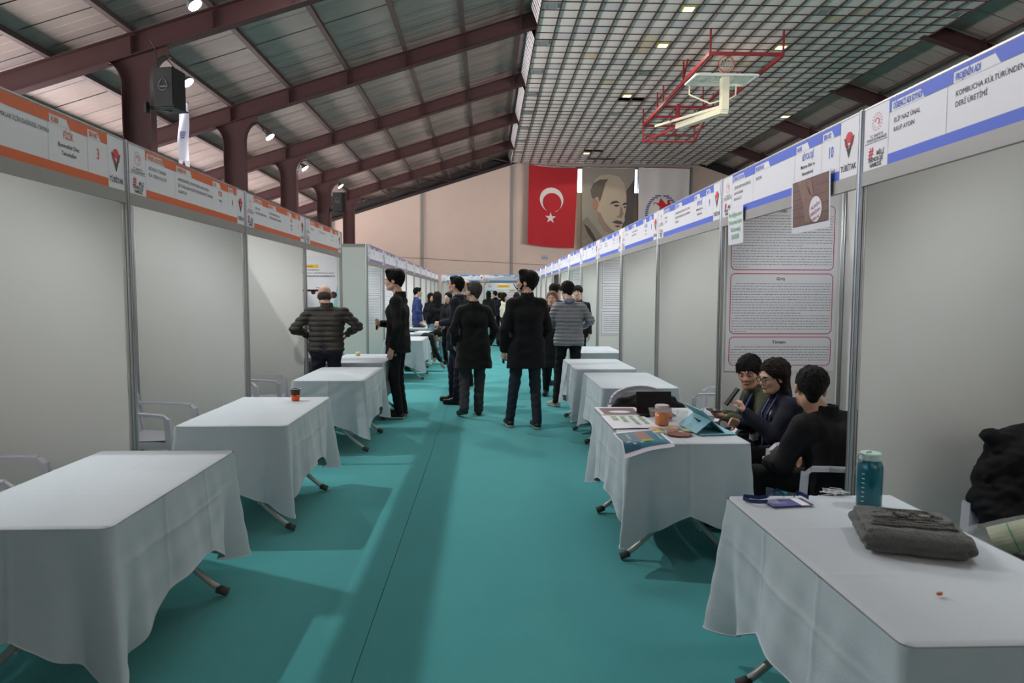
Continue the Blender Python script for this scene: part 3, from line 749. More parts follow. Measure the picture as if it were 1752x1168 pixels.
oc = [(cx+r*math.cos(a), cy+r*asp*math.sin(a)) for a in np.linspace(PI/2+.42, PI/2-.42+2*PI, 40)]
ic = [(cx+.012+r*.80*math.cos(a), cy+.045*asp*2.2*.6+r*.80*asp*math.sin(a)) for a in np.linspace(PI/2-.34+2*PI, PI/2+.34, 40)]
quads = [[oc[i], oc[i+1], ic[38-i], ic[39-i]] for i in range(39)]
deco('crescent', quads, flagwhite)
st = [(.47+(.118 if k % 2 == 0 else .047)*math.sin(k*PI/5), .635-(.118 if k % 2 == 0 else .047)*asp*math.cos(k*PI/5)) for k in range(10)]
deco('star', [[st[k], st[(k+1) % 10], (.47, .635)] for k in range(10)], flagwhite)
# grey-brown portrait banner
pb = M('portrait_ground', (150, 140, 130), .8, var=.22, scale=.6)
t, deco = cloth_flag('portrait_banner', (6.38, 10.10), (9.99, 10.10), (9.9, 4.3), (6.42, 4.3), 45.62, pb, 'tall sepia portrait banner of a man between the two flags', seed=3, folds=.02)
skin_p = M('print_sepia_skin', (184, 164, 146), .8, var=.08, scale=1.5)
deco('dark_background', [[(.80, .30), (1, .12), (1, .95), (.62, .95), (.74, .72), (.80, .55)]], M('print_shadow', (84, 76, 74), .8, var=.2), .004)
deco('coat_print', [[(0, .62), (.10, .56), (.24, .66), (.46, .84), (.58, .86), (.74, .90), (.74, 1), (0, 1)]], M('print_coat', (128, 116, 104), .8, var=.35, scale=9), .006)
deco('face_print', [[(.24, .30), (.20, .22), (.24, .14), (.34, .09), (.52, .075), (.70, .10), (.80, .18), (.845, .30), (.855, .42), (.84, .50), (.82, .56), (.83, .60), (.78, .66), (.76, .72), (.70, .745), (.58, .74), (.46, .70), (.36, .62), (.30, .50)]], skin_p, .010)
deco('jaw_shadow', [[(.30, .50), (.36, .52), (.44, .62), (.56, .70), (.70, .745), (.58, .755), (.44, .73), (.32, .62)]], M('print_mid', (146, 122, 106), .8, var=.1), .014)
deco('hair_print', [[(.19, .34), (.16, .26), (.22, .18), (.34, .135), (.50, .13), (.44, .18), (.42, .24), (.38, .32), (.34, .40), (.30, .33), (.22, .36)]], M('print_hair', (100, 90, 82), .8, var=.4, scale=12), .016)
deco('ear_print', [circ(.26, .42, .06, .065, 14)], M('print_ear', (166, 122, 104), .8), .018)
deco('brow_print', [[(.53, .42), (.58, .385), (.66, .375), (.735, .40), (.66, .40), (.58, .412)], [(.77, .43), (.80, .40), (.86, .395), (.87, .415), (.81, .425)]], ink, .020)
deco('eye_print', [[(.60, .43), (.66, .418), (.73, .432), (.66, .448)], [(.79, .448), (.83, .438), (.855, .448), (.82, .46)]], M('print_eye', (70, 60, 60), .7), .020)
deco('nose_shadow', [[(.74, .44), (.775, .46), (.80, .53), (.77, .575), (.66, .565), (.72, .54)]], M('print_mid', (146, 122, 106), .8, var=.1), .018)
deco('moustache_print', [[(.58, .625), (.66, .60), (.76, .61), (.80, .635), (.74, .65), (.66, .64)]], M('print_moustache', (84, 72, 66), .8), .020)
deco('mouth_print', [[(.62, .665), (.70, .658), (.76, .672), (.69, .683)]], M('print_mouth', (108, 62, 56), .8), .020)
deco('shirt_print', [[(.40, .80), (.54, .77), (.66, .86), (.62, .92), (.50, .92)]], flagwhite, .012)
deco('tie_print', [[(.56, .80), (.62, .80), (.68, .90), (.62, .92)]], ink, .016)
deco('lapel_print', [[(.04, .64), (.16, .70), (.36, .90), (.30, .90), (.12, .76)]], M('print_lapel', (66, 58, 54), .8, var=.3), .014)
t, deco = cloth_flag('white_flag', (10.2, 10.12), (13.7, 10.08), (13.6, 4.6), (10.25, 4.6), 45.6, flagwhite, 'white flag with a striped blue ring and red horse rider', seed=5, folds=.10)
navy = M('print_ring_blue', (30, 46, 120), .7, var=0)
segs_ = []
for k in range(22):
    z = .305+k*.024*1.0
    for sg in (-1, 1):
        zz = (z-.56)/.255
        if abs(zz) >= .99: continue
        xo = .5*math.sqrt(1-zz*zz)*.66; xi = .5*math.sqrt(max(0, 1-(zz/.86)**2))*.54 if abs(zz) < .86 else .02
        if sg < 0 or True: segs_.append([(.47+sg*xi, z), (.47+sg*xo, z), (.47+sg*xo, z+.013), (.47+sg*xi, z+.013)])
deco('striped_ring', segs_, navy)
deco('horse_and_rider', [[(.44, .36), (.50, .40), (.56, .44), (.60, .40), (.645, .42), (.64, .50), (.60, .53), (.62, .60), (.66, .66), (.60, .66), (.55, .60), (.50, .62), (.42, .74), (.34, .74), (.44, .62), (.45, .54), (.38, .56), (.43, .48), (.40, .42)],
      circ(.60, .40, .028, .02, 10), [(.44, .47), (.33, .42), (.30, .46), (.31, .41), (.42, .43)], [(.33, .745), (.74, .735), (.74, .755), (.33, .765)]], M('print_rider_red', (196, 24, 40), .7, var=0))

# ------------------------------------------------------------ hoop hanging from the ceiling
hf = empty('basketball_hoop', (8.55, 27, 10.3), label='folded basketball hoop on a dark red ceiling frame', cat='hoop')
hr = M('hoop_red_paint', (128, 30, 38), .5, var=.15); hw = M('hoop_cream_paint', (204, 200, 178), .5, var=.06)
xa, xb, zf = 7.36, 9.8, 9.53
for a, b in (((xa, 22.48, zf), (xa, 32, zf-.6)), ((xb, 22.48, zf), (xb, 32, zf-.6))):
    MB().beam((a[0], a[1], zf), (b[0], 32, zf), .09, .13).build('side_beam', hr, hf, world=True)
for y in (22.48, 25.8, 28.8, 30.4, 32): MB().beam((xa, y, zf), (xb, y, zf), .07, .10).build('cross_beam', hr, hf, world=True)
for x, ys_ in ((xa, (22.48, 25.54, 28.43, 29.41)), (xb, (22.48, 26.6, 29.4))):
    for y in ys_: MB().beam((x, y, zf), (x, y, 10.3), .055, .055, up=(0, 1, 0)).build('hanger', hr, hf, world=True)
for x in (xa, xb, xb-.9): MB().beam((x, 32, 8.8), (x, 32, 10.3), .06, .06, up=(0, 1, 0)).build('hanger', hr, hf, world=True)
MB().beam((xa, 32, 8.80), (xb, 32, 8.80), .07, .09).build('cross_beam', hr, hf, world=True)
MB().beam((xa, 32, 9.1), (xb, 32, 9.1), .05, .06).build('cross_beam', hr, hf, world=True)
MB().beam((xa, 32, 8.8), (8.9, 28.3, 9.0), .08, .10).build('brace', hr, hf, world=True)
MB().beam((xa, 25.0, 10.2), (xa+.1, 26.1, zf), .05, .05).build('brace', hr, hf, world=True)
MB().beam((xb, 32, 8.8), (9.2, 28.5, 9.0), .06, .07).build('brace', hr, hf, world=True)
MB().beam((8.2, 25.8, zf), (8.6, 27.0, 9.05), .05, .05).beam((9.0, 25.8, zf), (8.6, 27.0, 9.05), .05, .05).build('brace', hr, hf, world=True)
bbz = lambda y: 9.34+(y-24)*.04
f_ = MB()
for a, b in (((7.40, 24.0), (9.58, 24.0)), ((9.58, 24.0), (9.58, 25.35)), ((9.58, 25.35), (7.40, 25.35)), ((7.40, 25.35), (7.40, 24.0))):
    f_.beam((a[0], a[1], bbz(a[1])), (b[0], b[1], bbz(b[1])), .09, .07)
bb = f_.build('backboard_frame', M('backboard_white', (206, 210, 206), .5, var=.04), hf, world=True)
o = MB().box(7.44, 9.54, 24.04, 25.31, 9.345, 9.36).build('backboard_glass', M('backboard_glass_m', (214, 228, 218), .08, var=0, alpha=.45), hf, world=True)
m_ = MB()
for a in ((8.12, 8.86, 24.2, 24.25), (8.12, 8.86, 24.75, 24.8), (8.12, 8.17, 24.2, 24.8), (8.81, 8.86, 24.2, 24.8)): m_.box(*a, 9.338, 9.343)
m_.build('target_square', M('backboard_white', (206, 210, 206)), bb, world=False).location = -Vector(wloc(bb))
rc = Vector((8.47, 24.1, 9.74)); RR = .275
MB().tube([rc+Vector((RR*math.cos(a), 0, RR*math.sin(a))) for a in np.linspace(0, 2*PI, 25)], .016, 6).beam(rc+Vector((-.08, 0, -.27)), rc+Vector((-.08, .05, -.38)), .04, .04).beam(rc+Vector((.08, 0, -.27)), rc+Vector((.08, .05, -.38)), .04, .04).build('rim', M('rim_orange', (190, 70, 40), .5), hf, world=True)
m_ = MB(); rr = random.Random(4)
for k in range(12):
    a = 2*PI*k/12; b = a+.5; c = a-.5
    p = rc+Vector((RR*math.cos(a), 0, RR*math.sin(a)))
    for q_ in (b, c):
        e = rc+Vector((RR*.7*math.cos(q_), .12+rr.uniform(0, .08), RR*.7*math.sin(q_)-.12)); g = rc+Vector((RR*.45*math.cos(a), .2, RR*.45*math.sin(a)-.27))
        m_.tube([p, e, g], .009, 4)
m_.build('net', M('net_white', (205, 200, 190), .9), hf, world=True)
MB().obox((8.44, 24.15, 8.72), (.26, .30, 1.15), b=.02).build('upright_arm', hw, hf, world=True)
MB().beam((8.44, 24.1, 8.14), (7.99, 28.3, 8.60), .28, .22).build('main_arm', hw, hf, world=True)
MB().beam((8.36, 24.1, 8.28), (7.45, 30.0, 9.02), .09, .09).build('tie_arm', hw, hf, world=True)
MB().tube([(8.30, 24.15, 8.16), (8.58, 24.15, 8.16)], .09, 12).build('pivot', hw, hf, world=True)
for x in (7.55, 9.3): MB().tube([(x, 25.35, 9.38), (x, 25.4, 9.05), (8.44+(x-8.44)*.25, 25.0, 8.62), (8.44, 24.3, 8.55)], .03, 6).build('support_rod', hw, hf, world=True)
MB().beam((7.99, 28.3, 8.6), (8.0, 28.4, zf), .12, .12, up=(0, 1, 0)).beam((8.9, 28.3, 8.9), (7.6, 28.3, 8.9), .10, .14).build('winch_bracket', hr, hf, world=True)

# ------------------------------------------------------------ floodlights, speakers, hanging banner
for i, p in enumerate(FLOODS):
    if i in (0, 1) or i > 5: pass
    s = 1 if p[0] < 8 else -1
    lbs = ['floodlight overhead by the camera', 'floodlight cut by the top edge of the picture', 'bright floodlight just right of the large black loudspeaker', 'bright oval floodlight right of the second column', 'small floodlight right of the third column', 'smallest floodlight, above the far loudspeaker'] + ['floodlight high on the right-hand side of the hall, %s from the entrance' % ('first', 'second', 'third', 'fourth', 'fifth')[k-1] for k in range(1, 6)]
    t = empty('floodlight', p, label=lbs[i], cat='floodlight', group='floodlights under the roof frames')
    t.rotation_euler = (0, s*math.radians(-38), 0)
    MB().lathe([(.03, .16), (.07, .15), (.09, .08), (.15, .0), (.165, -.06), (.16, -.07)], n=20).build('housing', M('flood_grey', (96, 96, 98), .4, .4), t)
    MB().lathe([(.148, -.068), (.152, -.078), (.10, -.09), (.0, -.095)], n=20, cap=False).build('lens', lampglow, t)
    MB().tube([(-.03, -.18, 0), (-.03, -.19, .2), (-.03, .19, .2), (-.03, .18, 0)], .012, 6).tube([(-.03, 0, .2), (-.06, 0, roofz(min(p[0], 16.1-p[0]))+.3-p[2]+.3)], .02, 6).build('bracket', steel, t)
def speaker(p, yaw, s, label, colx):
    t = empty('loudspeaker', p, yaw, label=label, cat='speaker')
    m_ = MB(); w2, w1, d, h = .42*s, .30*s, .42*s, .72*s
    m_.prism([(-w2/2, -d/2, 0), (w2/2, -d/2, 0), (w1/2, d/2, 0), (-w1/2, d/2, 0)], (0, 0, h))
    m_.build('cabinet', black_pl, t)
    MB().box(-w2/2+.015*s, w2/2-.015*s, -d/2-.012*s, -d/2, .02*s, h-.02*s).build('grille', M('speaker_grille', (14, 14, 15), .9, bump=.6, bscale=300), t)
    g = MB(); Q = Vector((w2*.5+.004, 0, 0))
    tr = MB()
    tr.tube([(-.05*s, -d/2-.014*s, .30*s), (-.10*s, -d/2-.014*s, .36*s), (-.06*s, -d/2-.014*s, .47*s), (0, -d/2-.014*s, .52*s), (.06*s, -d/2-.014*s, .47*s), (.10*s, -d/2-.014*s, .36*s), (.05*s, -d/2-.014*s, .30*s), (-.05*s, -d/2-.014*s, .30*s)], .008*s, 5)
    tr.box(-.07*s, .07*s, -d/2-.02*s, -d/2-.012*s, .355*s, .375*s)
    tr.build('badge', M('speaker_badge', (90, 90, 94), .5), t)
    b = MB(); b.box(-w2/2, w2/2, -d/2, d/2, -.03*s, -.012*s)
    b.build('shelf_plate', black_pl, t)
    dx = colx-p[0]
    c, s_ = math.cos(-yaw), math.sin(-yaw)
    q = Vector((dx*c, dx*s_, .02))
    MB().beam((0, 0, -.03*s), (q.x, q.y, .05), .05, .06).box(q.x-.03, q.x+.03, q.y-.06, q.y+.06, -.08, .16).build('wall_bracket', black_pl, t)
    return t
speaker((-7.36, 16.35, 5.88), math.radians(-14), 1.22, 'large black loudspeaker bracketed to the nearest maroon column', -7.93)
speaker((-7.38, 34.55, 5.75), math.radians(-14), 1.25, 'small far black loudspeaker on the fourth column', -7.93)
MB().tube([(-7.85, 16.4, 7.5), (-7.72, 16.4, 7.3), (-7.68, 16.4, 6.9), (-7.72, 16.4, 6.5), (-7.66, 16.3, 6.25), (-7.5, 16.3, 6.12)], .014, 5).build('speaker_cable', black_pl, None, label='black cable hanging beside the large loudspeaker', cat='cable')
t = empty('hanging_banner', (-8.28, 19, 6.6), label='narrow translucent white banner hanging behind the loudspeaker', cat='banner')
bnm = M('banner_fabric', (224, 220, 236), .7, var=.04, scale=3, alpha=.92)
def bS(u, v): return (-8.40+.28*u+.02*math.sin(v*7), 19+.04*math.sin(u*5+v*6), 6.75-1.55*v)
MB().grid(bS, 6, 24).build('cloth', bnm, t, world=True, smooth=True)
MB().poly([(-8.41, 19, 5.22), (-8.30, 19, 5.22), (-8.345, 19, 4.75), (-8.40, 19, 4.55)]).poly([(-8.25, 19, 5.22), (-8.12, 19, 5.22), (-8.09, 19, 4.35), (-8.19, 19, 4.7)]).build('torn_tail', bnm, t, world=True)
MB().box(-8.42, -8.10, 18.98, 19.0, 6.72, 6.78).build('rod', alu, t, world=True)
MB().tube([(-8.26, 19, 6.75), (-8.26, 19, roofz(-8.26, .55))], .006, 4).build('cord', black_pl, t, world=True)
m_ = MB()
for k in range(4): rect(m_, (-8.26, 18.95, 5.95), BX, BZ, -.08+.02*k*(k-1.5)*.3, .08-.012*k, -.05*k, -.05*k+.022)
m_.build('emblem', navy, t, world=True)

# ------------------------------------------------------------ folding tables and cloths
def folding_table(x, y, label, rz=0):
    t = empty('folding_table', (x, y, 0), rz, label=label, cat='table', group='folding tables under white cloths')
    if 'top' not in FT:
        FT['top'] = MB().obox((0, 0, .722), (.69, 1.19, .03), b=.008).mesh('tabletop', leg_m)
        for nm, sx in (('a', 1), ('b', -1)):
            for e in (-1, 1):
                ye = e*(.46 if sx > 0 else .43)
                pts = []
                for k in range(11):
                    u = k/10
                    pts.append((sx*(.33-.58*u), ye, .03+.675*(u**1.55*.55+u*.45)))
                FT[nm+str(e)] = MB().tube(pts, .017, 8).mesh('leg', leg_m, True)
                FT['f'+nm+str(e)] = MB().tube([(sx*.355, ye, .022), (sx*.30, ye, .042)], .023, 8).mesh('rubber_foot', rubber, True)
        FT['bar'] = MB().tube([(.02, -.46, .33), (.02, .46, .33)], .011, 6).tube([(.12, -.46, .19), (.12, .46, .19)], .010, 6).tube([(-.12, -.43, .19), (-.12, .43, .19)], .010, 6).mesh('cross_bar', leg_m)
    link('tabletop', FT['top'], t)
    for nm in 'ab':
        for e in ('-1', '1'):
            l = link('leg', FT[nm+e], t); link('rubber_foot', FT['f'+nm+e], l)
    link('cross_bar', FT['bar'], t)
    return t
FT = {}
def table_cloth(x, y, label, seed, w_=.70, l_=1.20, a=.42, lift=0):
    r = random.Random(seed); H = .744
    m_ = MB(); rc_ = .035; per = []
    hw, hl = w_/2+.004, l_/2+.004
    def side(p0, p1, n, nx, ny):
        for k in range(n): per.append((p0[0]+(p1[0]-p0[0])*k/n, p0[1]+(p1[1]-p0[1])*k/n, nx, ny))
    def corner(cx, cy, a0):
        for k in range(10):
            q = a0+k/10*PI/2; per.append((cx+rc_*math.cos(q), cy+rc_*math.sin(q), math.cos(q), math.sin(q)))
    side((hw, -hl+rc_), (hw, hl-rc_), 110, 1, 0); corner(hw-rc_, hl-rc_, 0)
    side((hw-rc_, hl), (-hw+rc_, hl), 64, 0, 1); corner(-hw+rc_, hl-rc_, PI/2)
    side((-hw, hl-rc_), (-hw, -hl+rc_), 110, -1, 0); corner(-hw+rc_, -hl+rc_, PI)
    side((-hw+rc_, -hl), (hw-rc_, -hl), 64, 0, -1); corner(hw-rc_, -hl+rc_, 1.5*PI)
    n = len(per); NR = 44
    cs = [(hw, hl), (-hw, hl), (-hw, -hl), (hw, -hl)]
    ph = [r.uniform(0, 6) for _ in range(8)]; ck = [r.uniform(.85, 1.15) for _ in cs]
    rings = []
    for j in range(NR+1):
        ring = []
        for i, (px_, py_, nx, ny) in enumerate(per):
            ds = [math.hypot(px_-c[0], py_-c[1]) for c in cs]; ci = ds.index(min(ds)); dc = ds[ci]
            f = max(0, 1-dc/.40)
            L_ = a*.97 + (a*.46)*f**1.05 + .014*math.sin(px_*5+py_*7+ph[0])
            d = j/NR*L_; q = d/L_
            fl_ = .125*math.exp(-dc/.040)*ck[ci] - .060*math.exp(-((dc-.115)/.05)**2)*q + .028*(1-f)
            fold = .013*math.sin((px_+py_)*16+ph[1])*q*(1-f*.4)+.010*math.sin((px_-py_)*9+ph[2])*q
            cr = sum(math.exp(-((g_)/.007)**2) for g_ in ((py_-.2, py_+.2) if abs(nx) > .9 else (px_,) if abs(ny) > .9 else ())) + (.8*math.exp(-((d-.17)/.008)**2) if abs(nx) > .9 else 0)
            o = .006+fl_*q**1.1+fold+.0045*cr+.0035*math.sin(px_*31+py_*23+d*19+ph[5])*math.sin(d*27-py_*17+ph[6])*min(1, d*8)
            dx, dy = nx, ny
            if dc < .2:
                g = max(0, 1-dc/.2); ux, uy = (1 if cs[ci][0] > 0 else -1)*.707, (1 if cs[ci][1] > 0 else -1)*.707
                dx, dy = nx*(1-g)+ux*g, ny*(1-g)+uy*g
            z = H - (d*.985 if j else 0) - (.006 if j == 0 else 0)
            ring.append((px_+dx*o, py_+dy*o, max(.02, z)))
        rings.append(ring)
    vs = [v for g in rings for v in g]
    fs = [(j*n+i, j*n+(i+1) % n, (j+1)*n+(i+1) % n, (j+1)*n+i) for j in range(NR) for i in range(n)]
    m_.add(vs, fs)
    # top with pressed fold lines
    GX, GY = 56, 96; base = len(m_.v)
    def top(u, v):
        X_, Y_ = (u*2-1)*hw, (v*2-1)*hl
        X_ = max(-hw, min(hw, X_)); Y_ = max(-hl, min(hl, Y_))
        ex, ey = hw-abs(X_), hl-abs(Y_)
        if ex < rc_ and ey < rc_:
            dx_, dy_ = rc_-ex, rc_-ey; q = math.hypot(dx_, dy_)
            if q > rc_: X_ -= math.copysign(dx_*(1-rc_/q), X_); Y_ -= math.copysign(dy_*(1-rc_/q), Y_)
        z = H + .0028*math.exp(-(X_/.006)**2)+.0022*(math.exp(-((Y_-.2)/.006)**2)+math.exp(-((Y_+.2)/.006)**2)) + .0012*math.sin(X_*9+ph[3])*math.sin(Y_*7+ph[4])
        if min(ex, ey) < .012: z = H-.006*(1-min(ex, ey)/.012)
        return (X_, Y_, z)
    m_.grid(top, GX, GY)
    # hem: a rolled edge so the cloth has thickness
    hem = MB().tube(rings[-1]+[rings[-1][0]], .0035, 4, cap=False)
    o = m_.build('tablecloth', linen, None, smooth=True, label=label, cat='tablecloth', group='white tablecloths')
    o.location = (x, y, 0)
    setp(hem.build('hem', linen, o), kind='stuff')
    md = o.modifiers.new('soft', 'WEIGHTED_NORMAL') if 0 else None
    return o
TBL = [(-1.71, 3.02, 'at the front left corner, bare, with a bright patch on it'), (-1.635, 4.91, 'in the left row carrying the orange paper cup'), (-1.54, 7.17, 'third in the left row, in front of the bending man'), (-1.62, 8.88, 'fourth in the left row, behind the legs of the bending man'),
       (1.36, 2.13, 'at the front right corner with the folded sweater'), (1.155, 4.33, 'in the right row with the jar and the printed papers'), (1.40, 6.60, 'third in the right row, bare, behind the black box'),
       (1.36, 8.15, 'fourth in the right row, beside the grey puffer jacket'), (1.66, 10.3, 'fifth in the right row, small and bare by the text poster'),
       (-1.52, 12.9, 'left of the aisle in front of the first purple booth'), (-1.60, 14.9, 'left of the aisle by the second purple booth, with papers'), (-1.60, 17.2, 'left of the aisle behind the woman in jeans'), (-1.6, 19.4, 'farthest on the left, by the fourth purple booth')]
for k, (x, y, lb) in enumerate(TBL):
    folding_table(x, y, 'curved-leg folding table ' + lb)
    table_cloth(x, y, 'white tablecloth ' + lb, 11+k)

# ------------------------------------------------------------ plastic armchairs
def make_chair():
    t = empty('plastic_armchair', (0, 0, 0), label='x', cat='chair', group='white plastic armchairs')
    m_ = MB()
    def seat(u, v, dz=0):
        x, y = (u-.5)*.46*(1-.08*(1-v)), -.22+.44*v
        return (x, y, .425+.03*v**3*0+.018*(2*u-1)**2-.012*math.sin(v*PI)-(.03 if v > .97 else 0)+dz)
    m_.grid(lambda u, v: seat(u, v), 12, 12).grid(lambda u, v: seat(1-u, v, -.012), 12, 12)
    m_.build('seat', white_pl, t, smooth=True)
    for dy in (0,):
        f = MB(); f.beam((-.23, .215, .40), (.23, .215, .40), .02, .05).beam((-.225, -.2, .40), (.225, -.2, .40), .02, .05)
        f.beam((-.22, -.2, .40), (-.23, .21, .40), .02, .05).beam((.22, -.2, .40), (.23, .21, .40), .02, .05).build('seat_rim', white_pl, t)
    b = MB(); B_of = lambda x, z: (x, -.21-.20*(z-.42)+.05*(x/.25)**2*-.6+.03, z)
    arch = [B_of(-.235*(1-.0*k), .42+.26*k/5) for k in range(6)] + [B_of(-.235*math.cos(a), .68+.135*math.sin(a)) for a in np.linspace(.25, PI-.25, 13)] + [B_of(.235, .42+.26*(5-k)/5) for k in range(6)]
    for i in range(len(arch)-1): b.beam(arch[i], arch[i+1], .03, .062, up=(0, 1, 0) if 5 < i < 19 else (1, 0, 0))
    b.build('back_frame', white_pl, t)
    s = MB()
    s.grid(lambda u, v: B_of((u-.5)*.40*(1-.35*max(0, v-.75)/.25), .44+.33*v), 8, 8)
    s.grid(lambda u, v: tuple(Vector(B_of((.5-u)*.40*(1-.35*max(0, v-.75)/.25), .44+.33*v))+Vector((0, -.008, 0))), 8, 8)
    s.build('back_panel', white_pl, t, smooth=True)
    for sx in (-1, 1):
        a = MB()
        pth = [(sx*.245, -.24, .66), (sx*.262, -.10, .655), (sx*.270, .08, .645), (sx*.268, .17, .635), (sx*.262, .205, .60)]
        for p, q in zip(pth, pth[1:]): a.beam(p, q, .052, .022)
        a.build('armrest', white_pl, t)
        l = MB(); pp = [(sx*.262, .205, .61), (sx*.262, .215, .42), (sx*.262, .245, 0)]
        for p, q in zip(pp, pp[1:]): l.beam(p, q, .05, .042, up=(0, 1, 0))
        l.build('leg', white_pl, t)
        l = MB(); pp = [(sx*.24, -.22, .45), (sx*.262, -.28, 0)]
        for p, q in zip(pp, pp[1:]): l.beam(p, q, .05, .042, up=(0, 1, 0))
        l.build('leg', white_pl, t)
    return t
ch0 = make_chair()
CH = [(-2.66, 3.60, -72, 'white plastic armchair at the left edge, only its arm showing behind the front table'), (-2.68, 5.50, -88, 'white plastic armchair in the booth with sign number 4, behind the cup table'),
      (-2.50, 7.55, -80, 'white plastic armchair in the booth with sign number 5'), (-2.62, 6.86, -86, 'second armchair of booth number 5, in front of the other one'),
      (1.28, 5.28, 180, 'armchair with an arched back between the jar table and the next table'), (2.30, 6.45, 62, 'white armchair behind the booth post, left of the boy in green'),
      (2.03, 4.88, 100, 'armchair under the boy in the green jacket'), (1.98, 4.42, 96, 'armchair under the girl with glasses'), (2.06, 3.72, 62, 'armchair under the boy in the black jacket'),
      (2.52, 2.80, 95, 'white armchair with a black jacket thrown over it')]
for k, (x, y, a, lb) in enumerate(CH):
    c = ch0 if k == 0 else copy_tree(ch0)
    c.location = (x, y, 0); c.rotation_euler = (0, 0, math.radians(a)); c['label'] = lb

# ------------------------------------------------------------ signed-distance modelling of soft bodies
def V(*a): return np.array(a, float)
def nets(f, org, h):
    s = f < 0
    c = np.zeros([n-1 for n in f.shape], np.int8)
    for a in (0, 1):
        for b in (0, 1):
            for d in (0, 1): c += s[a:a+c.shape[0], b:b+c.shape[1], d:d+c.shape[2]]
    act = (c > 0) & (c < 8)
    idx = -np.ones(c.shape, np.int64); ci = np.argwhere(act); idx[act] = np.arange(len(ci))
    acc = np.zeros((len(ci), 3)); cnt = np.zeros((len(ci), 1))
    offs = [(a, b, d) for a in (0, 1) for b in (0, 1) for d in (0, 1)]
    for p in offs:
        for ax in range(3):
            if p[ax]: continue
            q = list(p); q[ax] = 1
            va = f[ci[:, 0]+p[0], ci[:, 1]+p[1], ci[:, 2]+p[2]]; vb = f[ci[:, 0]+q[0], ci[:, 1]+q[1], ci[:, 2]+q[2]]
            mm = (va < 0) != (vb < 0)
            t = np.where(mm, va/np.where(mm, va-vb, 1), 0)
            pos = np.array(p, float)[None]+np.eye(3)[ax][None]*t[:, None]
            acc += pos*mm[:, None]; cnt += mm[:, None]
    vs = (ci+acc/cnt)*h+org
    F_ = []
    for ax in range(3):
        u, v = (ax+1) % 3, (ax+2) % 3
        sl0 = [slice(None)]*3; sl1 = [slice(None)]*3; sl0[ax] = slice(0, -1); sl1[ax] = slice(1, None)
        a, b = s[tuple(sl0)], s[tuple(sl1)]
        e = np.argwhere(a != b)
        e = e[(e[:, u] > 0) & (e[:, v] > 0) & (e[:, u] < f.shape[u]-1) & (e[:, v] < f.shape[v]-1)]
        flip = a[e[:, 0], e[:, 1], e[:, 2]]
        def g(du, dv):
            k = e.copy(); k[:, u] -= du; k[:, v] -= dv
            return idx[k[:, 0], k[:, 1], k[:, 2]]
        q = np.stack([g(1, 1), g(0, 1), g(0, 0), g(1, 0)], 1)
        q[~flip] = q[~flip][:, ::-1]
        F_.append(q)
    return vs, np.concatenate(F_)
